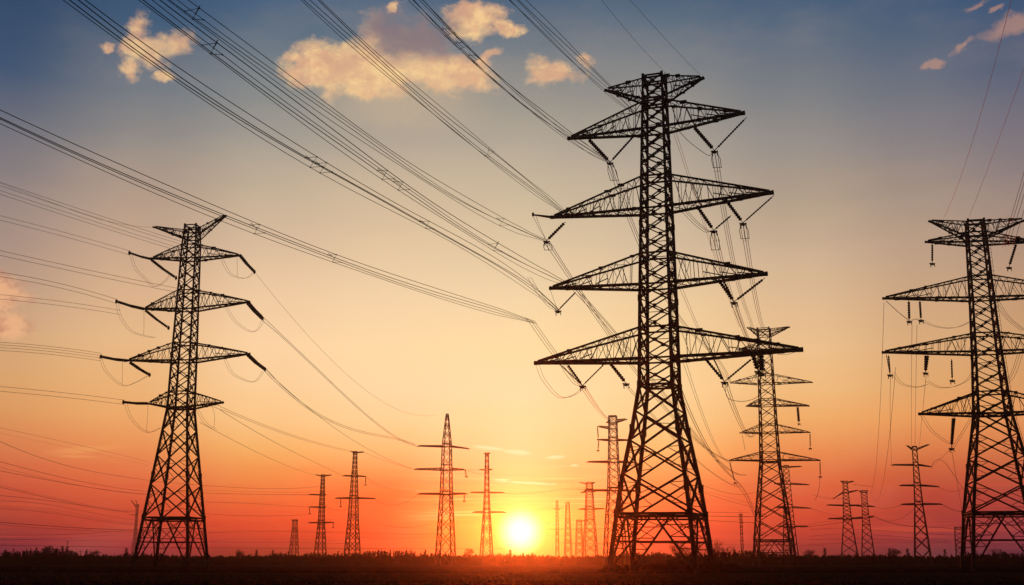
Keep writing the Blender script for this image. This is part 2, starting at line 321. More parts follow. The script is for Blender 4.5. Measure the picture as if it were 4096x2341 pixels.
# ------------------------------------------------------------------ pylons
class Pylon: pass
def build_pylon(label, x, D, a, prof, waist, arms, npan_up, npan_low, rleg, rbr, ytop_axis=None, detail=2, group=None, belt=None, material=STEEL, name='lattice_pylon', peak=None, dark=1.0):
    """prof: [(photo row, silhouette width in photo px)] from the top down to the feet; arms: dicts with pixel tips."""
    rnd = random.Random(int(x) * 7 + int(D))
    P = Pylon(); base = U(x, HOR, D); base.z = 0
    ar = R(a); ad = Vector((math.cos(ar), -math.sin(ar))); P.ad = ad; P.base = base
    zt_px = prof[0][0]
    top = U(x, zt_px, D)
    lean = 0.0
    if ytop_axis is not None:                                   # px column of the axis at the top
        tp = U(ytop_axis, zt_px, D); lean = math.atan2(tp.x - base.x, tp.z)
    E = empty(name, base, -ar, 0.0)
    E.rotation_euler = Matrix.Rotation(lean, 3, 'Y').to_4x4().to_3x3().to_euler() if False else (0, 0, -ar)
    if lean: E.rotation_euler = (Matrix.Rotation(lean, 3, 'Y') @ Matrix.Rotation(-ar, 3, 'Z')).to_euler()
    Mw = Matrix.Translation(base) @ E.rotation_euler.to_matrix().to_4x4(); P.inv = Mw.inverted(); P.M = Mw
    tag(E, label, 'pylon', group); P.E = E
    def zof(py): return U(x, py, D).z
    eff = ar - math.atan2(base.x, base.y); k_w = 2 * (math.cos(eff) + abs(math.sin(eff)))
    pz = []
    for py, wpx in prof:
        z = max(zof(py), 0.0); dep = D * CP + z * SP; pz.append((z, wpx * dep / F / k_w))
    pz[-1] = (0.0, pz[-1][1])
    pz.sort()
    def W(z):
        if z <= pz[0][0]: return pz[0][1]
        for (z0, w0), (z1, w1) in zip(pz, pz[1:]):
            if z <= z1: return lerp(w0, w1, (z - z0) / (z1 - z0))
        return pz[-1][1]
    H = pz[-1][0]; zw = zof(waist); zb = zof(belt) if belt else 0.0
    P.W = W; P.H = H; P.zof = zof
    P.pt = lambda px, py: UP(px, py, base + Vector((0, 0, 0)), ad)
    loc = lambda p: P.inv @ p
    C = ((-1, -1), (1, -1), (1, 1), (-1, 1))
    cor = lambda k, z: Vector((C[k % 4][0] * W(z), C[k % 4][1] * W(z), z))
    # legs
    zs = sorted(set([z for z, _ in pz] + [zw, zb]))
    for k in range(4):
        m = MB()
        for z0, z1 in zip(zs, zs[1:]):
            f0 = 1 - .5 * z0 / H; f1 = 1 - .5 * z1 / H
            m.bar(cor(k, z0), cor(k, z1), rleg * f0, rleg * f1)
            if detail > 1: m.box(cor(k, z1), (rleg * f1 * .9,) * 2 + (rleg * f1 * 1.6,))
        lg = m.build('leg', material, E)
        if detail > 1:
            m = MB(); c = cor(k, 0); m.bar(c - Vector((0, 0, .3)), c + Vector((0, 0, .10)), .55, .5, 8); m.build('foundation', CONC, lg)
    # levels
    low = []
    if belt: zs0 = zb
    else: zs0 = 0.0
    # panels grow downwards
    def levels(z0, z1, n, g):
        ws = [g ** i for i in range(n)]; t = sum(ws); r = [z0]
        for x_ in reversed(ws): r.append(r[-1] + (z1 - z0) * x_ / t)
        return r
    lowl = levels(zs0, zw, npan_low, 1.13); upl = levels(zw, H, npan_up, 1.015)
    hz = set()
    for A in arms:
        hz.add(round(zof(A['rb']), 2)); hz.add(round(zof(A['rt']), 2))
    for k in range(4):
        m = MB()
        for lv, mul in ((lowl, 1.15), (upl, .8)):
            for z0, z1 in zip(lv, lv[1:]):
                a0, b0, a1, b1 = cor(k, z0), cor(k + 1, z0), cor(k, z1), cor(k + 1, z1)
                j = lambda: Vector((rnd.uniform(-1, 1), rnd.uniform(-1, 1), rnd.uniform(-1, 1))) * rbr * .5 * (detail > 1)
                r_ = rbr * mul * rnd.uniform(.85, 1.2)
                m.bar(a0, b1 + j(), r_); m.bar(b0, a1 + j(), r_ * rnd.uniform(.8, 1.1))
                big_ = (z1 - z0) > (H / 16)
                if detail > 1:
                    # redundant members from the crossing to the legs
                    tq = (b0 - a0).length / ((b0 - a0).length + (b1 - a1).length); cx = lerp(a0, b1, tq)
                    if big_:
                        for p0, p1, cc in ((a0, a1, 0), (b0, b1, 1)):
                            lm = lerp(p0, p1, tq + rnd.uniform(-.05, .05))
                            q0 = lerp(p0, cx, .5); q1 = lerp(p1, cx, .5)
                            m.bar(lm, q0, rbr * .45); m.bar(lm, q1, rbr * .45)
                            m.bar(q0, lerp(p0, p1, .22), rbr * .4); m.bar(q1, lerp(p0, p1, .8), rbr * .4)
                    elif rnd.random() < .55:
                        m.bar(cx, lerp(a0, a1, .5), rbr * .4) if rnd.random() < .5 else m.bar(cx, lerp(b0, b1, .5), rbr * .4)
                    m.box(cx, (rbr * 1.5,) * 3)
        for z in hz: m.bar(cor(k, z), cor(k + 1, z), rbr * 1.1)
        m.bar(cor(k, zw), cor(k + 1, zw), rbr * 1.3)
        m.bar(cor(k, H), cor(k + 1, H), rbr)
        m.build('face_bracing', material, E)
    # base portal under the belt
    if belt:
        for k in range(4):
            m = MB(); A0, B0, A1, B1 = cor(k, 0), cor(k + 1, 0), cor(k, zb), cor(k + 1, zb); mid_ = lerp(A1, B1, .5)
            for dz in (0, -.55):
                m.bar(cor(k, zb + dz), cor(k + 1, zb + dz), rbr * 1.25)
            for p0, p1 in ((A0, A1), (B0, B1)):
                m.bar(mid_, p0, rbr * 1.15)
                for q in range(1, 5):
                    t0 = q / 5; dg = lerp(p0, mid_, t0); lg_ = lerp(p0, p1, t0); lg2 = lerp(p0, p1, min(1, t0 + .2))
                    if detail > 1 or q % 2 == 0:
                        m.bar(dg, lg_, rbr * .6); m.bar(dg, lg2, rbr * .5)
            if detail > 1:
                z_ = zb * .52; t = .52
                m.bar(lerp(A0, A1, t), lerp(B0, B1, t), rbr * .8)
                m.bar(lerp(A0, A1, t), lerp(A1, B1, .5), rbr * .5); m.bar(lerp(B0, B1, t), lerp(A1, B1, .5), rbr * .5)
            m.build('base_bracing', material, E)
    # horizontal diaphragms at waist and belt
    if detail > 1:
        for z in ([zw] + ([zb] if belt else [])):
            m = MB(); m.bar(cor(0, z), cor(2, z), rbr * .7); m.bar(cor(1, z), cor(3, z), rbr * .7)
            for k in range(4): m.bar(lerp(cor(k, z), cor(k + 1, z), .5), lerp(cor(k + 1, z), cor(k + 2, z), .5), rbr * .6)
            m.build('diaphragm', material, E)
    # knots of plates and fittings where the arms meet the body
    # arms
    for A in arms:
        zbm, ztm = zof(A['rb']), zof(A['rt'] if detail > 1 else A['rb'] - (A['rb'] - A['rt']) * .4)
        for side, key in ((-1, 'L'), (1, 'R')):
            if key not in A: continue
            tip = loc(P.pt(*A[key])); tip.y = 0
            m = MB(); n = max(3, A.get('n', 7) - 3) if detail > 1 else A.get('n', 4); wb, wt = W(zbm), W(ztm)
            rc = rbr * A.get('rc', 1.25)
            th = .16 if detail > 1 else .1
            B = [Vector((side * wb, s * wb, zbm)) for s in (-1, 1)]; T = [Vector((side * wt, s * wt, ztm)) for s in (-1, 1)]
            tb = [tip + Vector((0, s * th, 0)) for s in (-1, 1)]
            tt = [tip + Vector((-side * .5, s * th, .28 if tip.z <= ztm + .3 else .1)) for s in (-1, 1)]
            droop = A.get('bow', .0)
            def ch(a_, b_, t): return lerp(a_, b_, t) + Vector((0, 0, droop * math.sin(math.pi * t)))
            for q in range(2):
                pts = [lerp(B[q], tb[q], t / 6) for t in range(7)]; m.tube(pts, rc, 4)
                pts = [ch(T[q], tt[q], t / 6) for t in range(7)]; m.tube(pts, rc * .68, 4)
            if 'ext' + key in A:
                e = loc(P.pt(*A['ext' + key])); e.y = 0; m.bar(tip, e, rc * 1.1, rc * .6)
                m.bar(e - Vector((0, 0, .25)), e + Vector((0, 0, .35)), rc * .8)
            m.bar(lerp(tip, (B[0] + B[1]) / 2, .22 if detail > 1 else .08), tip + Vector((side * .15, 0, 0)), rc * .8, rc * 1.5, 6)
            arm = m.build('cross_arm' if not A.get('wing') else 'earth_wire_arm', material, E)
            m = MB(); rl = rbr * (.42 if detail > 1 else .55)
            for i in range(n):
                t0, t1 = i / (n + .6), (i + 1) / (n + .6); tm = (t0 + t1) / 2
                b = [[lerp(B[q], tb[q], t) for q in range(2)] for t in (t0, tm, t1)]; u = [[ch(T[q], tt[q], t) for q in range(2)] for t in (t0, tm, t1)]
                for q in range(2):
                    if detail > 1 and i < n - 2 and rnd.random() < .25: m.bar(b[1][q], u[1][q], rl); continue
                    m.bar(b[0][q], u[1][q], rl * rnd.uniform(.7, 1.3)); m.bar(u[1][q], b[2][q], rl * rnd.uniform(.7, 1.3))
                    if detail > 1 and i < n - 1 and rnd.random() < .4: m.bar(lerp(b[0][q], u[1][q], .5), b[1][q], rl * .7); m.bar(lerp(u[1][q], b[2][q], .5), u[2][q], rl * .7)
                if detail > 0:
                    m.bar(b[0][i % 2], b[2][(i + 1) % 2], rl); m.bar(b[2][0], b[2][1], rl)
                    if detail > 1: m.bar(b[0][(i + 1) % 2], b[2][i % 2], rl * .7)
                    m.bar(u[0][i % 2], u[2][(i + 1) % 2], rl * .8); m.bar(u[2][0], u[2][1], rl * .8)
                    m.bar(b[2][0], u[2][0], rl * .7); m.bar(b[2][1], u[2][1], rl * .7)
                if detail > 1:
                    # gusset plates and clamps bolted to the chords
                    for q in range(2):
                        p_ = b[1][q] if rnd.random() < .6 else u[1][q]
                        m.box(p_, (rbr * rnd.uniform(1.2, 3.6), rbr * .8, rbr * rnd.uniform(.9, 1.8)))
                    if i >= n // 2: m.bar(lerp(b[0][0], u[0][0], .35), lerp(b[2][1], u[2][1], .35), rl * 1.3)
            m.build('lacing', material, arm)
    if detail > 1:
        m = MB(); z = 3.0                                       # climbing ladder fixed to one leg
        off = Vector((.30, -.30, 0)); sd = Vector((.20, .20, 0))
        for z0, z1 in zip(zs, zs[1:]):
            for sg in (-1, 1): m.bar(cor(1, max(z0, 3)) + off + sd * sg, cor(1, max(z1, 3.1)) + off + sd * sg, .04)
        while z < H - 2: c = cor(1, z) + off; m.bar(c - sd, c + sd, .035); z += .9
        m.build('ladder', material, E)
    return P

# arms listed from the top of the pylon down
T1 = build_pylon('tallest black pylon with five tiers of long arms, standing right of the sun', 2650, 180, 21,
    [(312, 92), (560, 108), (900, 128), (1200, 145), (1545, 160), (1720, 222), (1950, 318), (2060, 352), (2280, 418)], 1545,
    [dict(L=(2420, 358), R=(2812, 308), rt=322, rb=404, wing=1, n=6, rc=1.2),
     dict(L=(2272, 552), R=(2975, 449), rt=415, rb=523, n=8, rc=1.5, bow=.0),
     dict(L=(2205, 868), extL=(2130, 858), R=(3090, 768), rt=714, rb=842, n=9, rc=1.5),
     dict(L=(2200, 1152), R=(3066, 1094), rt=1022, rb=1145, n=8, rc=1.5),
     dict(L=(2140, 1452), R=(3208, 1398), rt=1316, rb=1440, n=9, rc=1.55)],
    21, 4, .42, .165, ytop_axis=2618, detail=2, belt=2058)
T2 = build_pylon('black tension pylon with four pairs of short arms, at the left above the dark wood', 686, 250, 6,
    [(905, 60), (985, 72), (1180, 82), (1420, 96), (1630, 104), (1900, 182), (2070, 232), (2275, 292)], 1635,
    [dict(L=(614, 908), R=(905, 862), rt=925, rb=955, wing=1, n=5, rc=1.0),
     dict(L=(604, 1034), R=(962, 1022), rt=984, rb=1038, n=6, rc=1.3, bow=.10),
     dict(L=(572, 1236), R=(998, 1208), rt=1166, rb=1240, n=7, rc=1.3, bow=.08),
     dict(L=(508, 1442), R=(998, 1416), rt=1376, rb=1446, n=7, rc=1.35, bow=.06),
     dict(L=(590, 1614), R=(892, 1610), rt=1570, rb=1632, n=5, rc=1.3, bow=.06)],
    15, 4, .36, .15, detail=2, belt=2072)
T3 = build_pylon('black pylon cut off by the right edge, its long arms reaching left', 4022, 222, 12,
    [(888, 70), (970, 78), (1200, 92), (1420, 112), (1655, 142), (1860, 220), (2050, 286), (2280, 342)], 1660,
    [dict(L=(3716, 884), R=(4100, 880), rt=892, rb=955, wing=1, n=6, rc=1.1),
     dict(L=(3702, 968), R=(4140, 968), rt=935, rb=975, n=6, rc=1.2),
     dict(L=(3532, 1194), R=(4400, 1176), rt=1110, rb=1196, n=9, rc=1.3),
     dict(L=(3530, 1410), R=(4420, 1388), rt=1338, rb=1412, n=9, rc=1.3),
     dict(L=(3676, 1656), R=(4330, 1640), rt=1572, rb=1658, n=7, rc=1.35)],
    15, 4, .42, .16, detail=2, belt=2052)
T4 = build_pylon('dark six-armed pylon behind the tip of the tallest pylon\'s lowest right arm', 3100, 400, 20,
    [(1316, 52), (1530, 62), (1700, 70), (1850, 80), (2050, 130), (2150, 150), (2266, 172)], 1850,
    [dict(L=(2990, 1310), R=(3158, 1308), rt=1322, rb=1345, wing=1, n=4),
     dict(L=(2950, 1400), R=(3190, 1396), rt=1375, rb=1402, n=4),
     dict(L=(2922, 1532), R=(3250, 1530), rt=1500, rb=1536, n=5, rc=1.0),
     dict(L=(2985, 1625), R=(3236, 1624), rt=1598, rb=1624, n=5, rc=1.3),
     dict(L=(2960, 1732), R=(3240, 1730), rt=1700, rb=1732, n=5, rc=1.0),
     dict(L=(2918, 1842), R=(3280, 1842), rt=1810, rb=1842, n=6, rc=1.2)],
    13, 5, .40, .15, detail=2, belt=2160)
# the small far ones
FG = 'small pylons far off along the horizon'
T5 = build_pylon('narrow-topped far pylon with three straight arms, left of the sun', 1782, 440, 14,
    [(1656, 9), (1672, 14), (1780, 38), (1880, 44), (1980, 50), (2238, 84)], 1980,
    [dict(L=(1672, 1785), R=(1876, 1796), rt=1776, rb=1788, n=3), dict(L=(1658, 1878), R=(1860, 1880), rt=1860, rb=1881, n=4), dict(L=(1672, 1977), R=(1868, 1976), rt=1965, rb=1978, n=4)],
    9, 5, .29, .13, detail=1, group=FG)
T6 = build_pylon('far pylon with a short top plate and two arm tiers, left of the narrow-topped one', 1408, 560, 14,
    [(1806, 15), (1860, 18), (1905, 24), (1995, 34), (2080, 42), (2240, 70)], 2060,
    [dict(L=(1405, 1806), R=(1455, 1809), rt=1807, rb=1812, n=2, wing=1), dict(L=(1372, 1904), R=(1464, 1907), rt=1896, rb=1906, n=3), dict(L=(1342, 1994), R=(1500, 1995), rt=1982, rb=1995, n=4)],
    13, 5, .31, .14, detail=1, group=FG)
T7 = build_pylon('far red-tinted pylon, third to the left of the sun', 1280, 640, 14,
    [(1899, 14), (1975, 18), (2030, 22), (2090, 26), (2245, 54)], 2090,
    [dict(L=(1264, 1900), R=(1325, 1901), rt=1899, rb=1905, n=2, wing=1), dict(L=(1235, 1979), R=(1304, 1979), rt=1974, rb=1981, n=3), dict(L=(1236, 2029), R=(1303, 2027), rt=2020, rb=2031, n=3), dict(L=(1234, 2092), R=(1335, 2090), rt=2082, rb=2093, n=3)],
    12, 4, .31, .14, detail=1, group=FG)
T8 = build_pylon('tiny armless lattice tower with a spike, leftmost of the far group', 1174, 800, 14,
    [(2079, 20), (2115, 22), (2245, 44)], 2115, [dict(L=(1166, 2080), R=(1190, 2080), rt=2080, rb=2084, n=1, wing=1)],
    3, 5, .28, .13, detail=0, group=FG)
T9 = build_pylon('glare-washed far pylon beside the sun on its left', 1946, 520, 14,
    [(1812, 13), (1880, 17), (1970, 20), (2050, 28), (2240, 58)], 2050,
    [dict(L=(1936, 1814), R=(1960, 1812), rt=1813, rb=1818, n=1, wing=1), dict(L=(1918, 1880), R=(1969, 1878), rt=1876, rb=1881, n=2), dict(L=(1882, 1971), R=(2016, 1972), rt=1962, rb=1972, n=4), dict(L=(1890, 2050), R=(2022, 2050), rt=2036, rb=2051, n=4)],
    10, 4, .27, .125, detail=1, group=FG)
T10 = build_pylon('thin pole-like tower just right of the sun', 2230, 900, 14,
    [(2003, 9), (2060, 10), (2240, 16)], 2120, [dict(L=(2214, 2036), R=(2242, 2036), rt=2034, rb=2038, n=1)], 8, 4, .22, .11, detail=0, group=FG)
T11 = build_pylon('slim armless lattice tower, second right of the sun', 2273, 800, 14,
    [(2009, 15), (2080, 20), (2240, 34)], 2080, [], 6, 6, .26, .13, detail=0, group=FG)
T12 = build_pylon('short squat lattice tower right of the slim armless one', 2318, 820, 14,
    [(2080, 20), (2120, 26), (2242, 36)], 2120, [dict(L=(2304, 2082), R=(2352, 2082), rt=2081, rb=2086, n=1)], 3, 5, .26, .14, detail=0, group=FG)
T13 = build_pylon('tall far pylon with a wide top plate, behind the left leg of the tallest pylon', 2362, 600, 14,
    [(1930, 26), (1965, 30), (2080, 40), (2150, 52), (2245, 62)], 2080,
    [dict(L=(2319, 1931), R=(2380, 1930), rt=1930, rb=1936, n=2, wing=1), dict(L=(2322, 1972), R=(2400, 1962), rt=1956, rb=1968, n=3), dict(L=(2314, 2038), R=(2420, 2036), rt=2028, rb=2038, n=3)],
    13, 5, .29, .13, detail=1, group=FG)
T14 = build_pylon('pale tall pylon with hooked arms, seen against the left leg of the tallest pylon', 2462, 420, 16,
    [(1664, 34), (1760, 38), (1850, 44), (1950, 52), (2090, 76), (2260, 100)], 1950,
    [dict(L=(2425, 1690), R=(2508, 1678), rt=1666, rb=1690, n=3, wing=1), dict(L=(2390, 1707), rt=1697, rb=1715, n=3), dict(L=(2394, 1760), R=(2520, 1762), rt=1750, rb=1763, n=3), dict(L=(2348, 1849), R=(2540, 1852), rt=1836, rb=1850, n=4), dict(L=(2340, 1962), R=(2560, 1966), rt=1952, rb=1964, n=4)],
    11, 6, .27, .125, detail=1, group=FG)
T16 = build_pylon('slender far pylon overlapping the right legs of the six-armed pylon', 3164, 560, 14,
    [(1866, 20), (1935, 26), (2030, 34), (2110, 44), (2248, 66)], 2110,
    [dict(L=(3120, 1864), R=(3206, 1867), rt=1862, rb=1870, n=2, wing=1), dict(L=(3098, 1936), R=(3236, 1940), rt=1924, rb=1938, n=4), dict(L=(3100, 2030), R=(3242, 2034), rt=2018, rb=2032, n=4), dict(L=(3110, 2106), R=(3232, 2106), rt=2098, rb=2108, n=3)],
    12, 4, .29, .13, detail=1, group=FG)
T18 = build_pylon('far pylon with a flat top plate and three arm tiers, left of two standing close', 3400, 520, 14,
    [(1925, 18), (1960, 20), (2020, 26), (2080, 32), (2250, 72)], 2080,
    [dict(L=(3362, 1924), R=(3415, 1926), rt=1925, rb=1932, n=2, wing=1), dict(L=(3334, 1994), R=(3432, 1962), rt=1960, rb=1972, n=3), dict(L=(3308, 2021), R=(3442, 2022), rt=2014, rb=2024, n=3), dict(L=(3312, 2076), R=(3450, 2074), rt=2064, rb=2076, n=4)],
    11, 5, .29, .13, detail=1, group=FG)
T19 = build_pylon('red-tinted far pylon, right of two standing close', 3474, 540, 14,
    [(1963, 24), (2000, 22), (2060, 26), (2110, 32), (2252, 56)], 2100,
    [dict(L=(3436, 1964), R=(3472, 1964), rt=1963, rb=1970, n=2, wing=1), dict(L=(3400, 2022), R=(3500, 2028), rt=2016, rb=2026, n=3), dict(L=(3404, 2076), R=(3498, 2066), rt=2058, rb=2072, n=3)],
    10, 5, .24, .12, detail=1, group=FG)
T20 = build_pylon('far pylon with a wide winged top, left of the pylon cut by the right edge', 3692, 440, 15,
    [(1788, 18), (1860, 20), (1945, 26), (2020, 32), (2120, 48), (2256, 68)], 2020,
    [dict(L=(3626, 1783), R=(3716, 1779), rt=1786, rb=1800, n=3, wing=1), dict(L=(3566, 1861), R=(3726, 1868), rt=1850, rb=1862, n=4), dict(L=(3598, 1943), R=(3756, 1948), rt=1932, rb=1944, n=4), dict(L=(3604, 2019), R=(3768, 2018), rt=2006, rb=2019, n=4)],
    10, 5, .29, .13, detail=1, group=FG)
T21 = build_pylon('low boxy lattice gantry tower against the leg of the pylon cut by the right edge', 3846, 640, 14,
    [(2109, 36), (2160, 38), (2248, 40)], 2160, [dict(L=(3822, 2110), R=(3866, 2112), rt=2110, rb=2116, n=1)], 3, 4, .22, .11, detail=0, group=FG)
T22 = build_pylon('faint tiny pylon with two horns, left of the tension pylon', 534, 1100, 14,
    [(2018, 14), (2050, 9), (2110, 11), (2244, 26)], 2110, [dict(L=(524, 2002), R=(544, 2002), rt=2020, rb=2030, n=1, wing=1), dict(L=(518, 2060), R=(552, 2058), rt=2055, rb=2062, n=2)], 6, 6, .22, .10, detail=0, group=FG)
def mast():
    b = U(2971, HOR, 620); b.z = 0; E = empty('communication_mast', b); tag(E, 'red-and-white striped lattice mast right of the tallest pylon', 'mast')
    H = U(2971, 2058, 620).z; n = 14; wv = .55; k = U(0, 2243, 620)
    for i in range(n):
        m = MB(); z0, z1 = H * i / n, H * (i + 1) / n
        for x_, y_ in ((-wv, -wv), (wv, -wv), (wv, wv), (-wv, wv)): m.bar((x_, y_, z0), (x_, y_, z1), .10)
        c = [(-wv, -wv), (wv, -wv), (wv, wv), (-wv, wv)]
        for q in range(4):
            a0, a1 = c[q], c[(q + 1) % 4]; m.bar((*a0, z0), (*a1, z1), .07); m.bar((*a1, z0), (*a0, z1), .07)
        m.build('mast_section', RED if i % 2 else STEEL, E)
    m = MB(); m.bar((-1.1, 0, H), (1.1, 0, H), .25); m.bar((0, 0, H), (0, 0, H + 2.2), .08); m.bar((-.8, 0, H - 4), (1.2, 0, H - 4), .3); m.build('antenna', RED, E)
    m = MB(); m.box((4.2, 0, 5.5), (2.0, 1.0, .8)); m.bar((3, 0, 0), (3, 0, 5), .15); m.bar((5.4, 0, 0), (5.4, 0, 5), .15)
    m.build('equipment_platform', RED, E)
mast()

# ------------------------------------------------------------------ insulators
def istring(m, a, b, r, disc=.42):
    a = Vector(a); b = Vector(b); d = b - a; Ln = d.length; n = max(4, int(Ln / disc))
    pts = []; rs = []
    for i in range(n):
        for t, k in ((0, .62), (.2, 1.0), (.6, 1.0), (.8, .62)):
            pts.append(a + d * ((i + t) / n)); rs.append(r * k)
    pts.append(b); rs.append(r * .4)
    m.tube(pts, rs, 8)
def vset(P, label, tops, apex, thick, tail=None, group='insulators hanging from the big pylons', drop=None):
    """tops: photo pixels of the upper ends, apex: photo pixel of the lower end, all on the arm's plane"""
    ap = P.pt(*apex); E = empty('insulator_set', ap); tag(E, label, 'insulator', group)
    for t, r in zip(tops, thick):
        m = MB(); a = P.pt(*t) - ap; r = r * 1.35 if r > .06 else r
        if r > .06:
            m.bar(a, a * .92, .06); istring(m, a * .92, a * .10, r); m.bar(a * .10, Vector((0, 0, 0)), .07)
        else: m.tube([a, a * .5 + Vector((0, 0, -.15)), Vector((0, 0, 0))], r, 5)
        m.build('insulator_string' if r > .06 else 'tie_wire', GLASS if r > .06 else WIRE, E)
    m = MB(); m.bar((-.55, 0, -.1), (.55, 0, -.15), .13); m.bar((-.4, 0, -.1), (-.3, 0, -.9), .08); m.bar((.4, 0, -.1), (.45, 0, -.8), .08); m.box((0, 0, -.25), (.28, .08, .22))
    m.build('yoke_plate', STEEL, E)
    if drop:                                                     # conductor clamps hanging below the yoke
        m = MB(); dp = P.pt(*drop) - ap
        for s in (-.7, 0, .7):
            m.tube([Vector((s * .5, 0, -.3)), Vector((s, 0, dp.z * .5)) + Vector((dp.x * .4, 0, 0)), Vector((s * .9 + dp.x * .8, 0, dp.z))], .05, 5)
        m.bar(Vector((-.7 + dp.x * .8, 0, dp.z)), Vector((.7 + dp.x * .8, 0, dp.z * .98)), .05)
        m.build('clamp_frame', STEEL, E)
    return ap
tp = 'the tallest pylon'
A2L = vset(T1, 'V-shaped insulator pair under the second-tier left arm of ' + tp, [(2350, 553), (2542, 537)], (2440, 650), [.24, .15], drop=(2462, 720))
A2R = vset(T1, 'V-shaped insulator pair under the second-tier right arm of ' + tp, [(2772, 504), (2986, 470)], (2858, 603), [.24, .12], drop=(2872, 670))
A3L = vset(T1, 'V-shaped insulator with one thick string at the third-tier left arm of ' + tp, [(2262, 888), (2131, 864), (2142, 862)], (2186, 964), [.20, .03, .03], drop=(2196, 1000))
A3Ra = vset(T1, 'inner V-shaped insulator under the third-tier right arm of ' + tp, [(2782, 816), (2925, 862)], (2855, 922), [.22, .11], drop=(2864, 1000))
A3Rb = vset(T1, 'outer V-shaped insulator under the third-tier right arm of ' + tp, [(2895, 790), (3096, 782)], (2972, 892), [.22, .10], drop=(2982, 955))
A4L = vset(T1, 'thin V-shaped insulator under the fourth-tier left arm of ' + tp, [(2304, 1168), (2200, 1156)], (2232, 1242), [.10, .03])
A4R = vset(T1, 'heavy V-shaped insulator under the fourth-tier right arm of ' + tp, [(2868, 1112), (2886, 1108), (3060, 1112)], (2936, 1208), [.20, .14, .15])
A5La = vset(T1, 'outer V-shaped insulator under the lowest left arm of ' + tp, [(2268, 1456), (2240, 1458), (2420, 1454)], (2330, 1543), [.16, .08, .09])
A5Lb = vset(T1, 'single slanting insulator under the lowest left arm of ' + tp, [(2438, 1450)], (2504, 1533), [.22])
A5Ra = vset(T1, 'V-shaped insulator under the lowest right arm of ' + tp, [(2815, 1428), (2850, 1426), (3012, 1432)], (2898, 1527), [.18, .08, .12])
A5Rb = vset(T1, 'thick slanting insulator at the lowest right arm tip of ' + tp, [(3008, 1404)], (3032, 1484), [.30])
A5Rc = vset(T1, 'thick upright insulator at the lowest right arm tip of ' + tp, [(3042, 1404)], (3050, 1492), [.34])
rp = 'the right-edge pylon'
vset(T3, 'upright insulator under the top arm tip of ' + rp, [(3729, 974)], (3729, 1052), [.16])
vset(T3, 'long slanting insulator right of the mast of ' + rp, [(4066, 972)], (4036, 1068), [.20])
vset(T3, 'outer upright insulator under the third arm of ' + rp, [(3635, 1202), (3544, 1204)], (3637, 1284), [.20, .06])
vset(T3, 'inner upright insulator under the third arm of ' + rp, [(3679, 1202)], (3684, 1280), [.18])
vset(T3, 'pair of strings at the fourth arm tip of ' + rp, [(3545, 1418), (3554, 1420)], (3560, 1498), [.07, .14])
vset(T3, 'double thick insulator under the fourth arm of ' + rp, [(3703, 1418), (3712, 1418)], (3702, 1490), [.24, .22])
vset(T3, 'single upright insulator by the mast of ' + rp, [(3806, 1436)], (3809, 1520), [.14])
vset(T3, 'long split insulator under the lowest arm of ' + rp, [(3813, 1664), (3820, 1664)], (3806, 1792), [.24, .16])
vset(T4, 'upright insulator under the fourth right arm of the six-armed pylon', [(3190, 1624)], (3196, 1694), [.36])
vset(T4, 'thin hanging rod at the fifth right arm tip of the six-armed pylon', [(3240, 1732)], (3241, 1792), [.14])
vset(T4, 'thin hanging rod at the lowest right arm tip of the six-armed pylon', [(3280, 1845)], (3281, 1905), [.14])
vset(T4, 'slanting insulator at the lowest left arm tip of the six-armed pylon', [(2918, 1846)], (2940, 1930), [.14])
for Pn, nm, lst in ((T5, 'the narrow-topped far pylon', [((1903, 1888), (1904, 1914)), ((1858, 1977), (1858, 2000)), ((1898, 1974), (1897, 2000))]),):
    pass
for Pn, t, b, lb in ((T5, (1860, 1880), (1866, 1904), 'second arm, narrow-topped far pylon'), (T5, (1857, 1978), (1857, 2002), 'lowest arm, narrow-topped far pylon'),
                 (T6, (1463, 1908), (1462, 1938), 'upper arm tip of the far pylon with a top plate'), (T6, (1363, 1996), (1363, 2024), 'lower arm of the far pylon with a top plate'),
                 (T7, (1238, 2030), (1239, 2052), 'middle arm of the third pylon left of the sun'), (T7, (1333, 2091), (1332, 2108), 'lowest arm of the third pylon left of the sun'),
                 (T14, (2390, 1708), (2393, 1756), 'hooked top arm of the pale tall pylon'), (T14, (2395, 1762), (2392, 1800), 'second arm of the pale tall pylon')):
    vset(Pn, 'small rod insulator at the ' + lb, [t], b, [.16])

# tension strings of the left pylon
def tstring(P, label, a_px, b_px, az_deg, r, n=1, group='tension insulators of the left pylon'):
    a = P.pt(*a_px); d = (math.sin(R(az_deg)), math.cos(R(az_deg))); b = UP(b_px[0], b_px[1], a, d)
    E = empty('tension_insulator', a); tag(E, label, 'insulator', group)
    for k in range(n):
        o = Vector((0, 0, (k - (n - 1) / 2) * .5)); m = MB(); e_ = (b - a) * .95; h_ = e_ * .5 - Vector((0, 0, e_.length * .02)); istring(m, o, h_ + o, r * 1.45); istring(m, h_ + o, e_ + o, r * 1.3); m.build('insulator_string', GLASS, E)
    m = MB(); m.bar(b - a - Vector((0, 0, .5)), b - a + Vector((0, 0, .5)), .12); m.box(b - a, (.25, .12, .3)); m.build('yoke_plate', STEEL, E)
    return b
lp = 'the tension pylon'
BL = 33
E2 = tstring(T2, 'string running left from the upper left arm of ' + lp, (606, 1037), (518, 1012), BL, .20)
E3 = tstring(T2, 'string running left from the second left arm of ' + lp, (575, 1236), (466, 1206), BL, .24)
E4 = tstring(T2, 'string running left from the third left arm of ' + lp, (508, 1443), (404, 1427), BL, .24)
E5 = tstring(T2, 'string running left from the lowest left arm of ' + lp, (590, 1614), (494, 1609), BL, .22)
Q2 = tstring(T2, 'string slanting down toward the mast from the upper left arm of ' + lp, (606, 1040), (704, 1112), 35, .24)
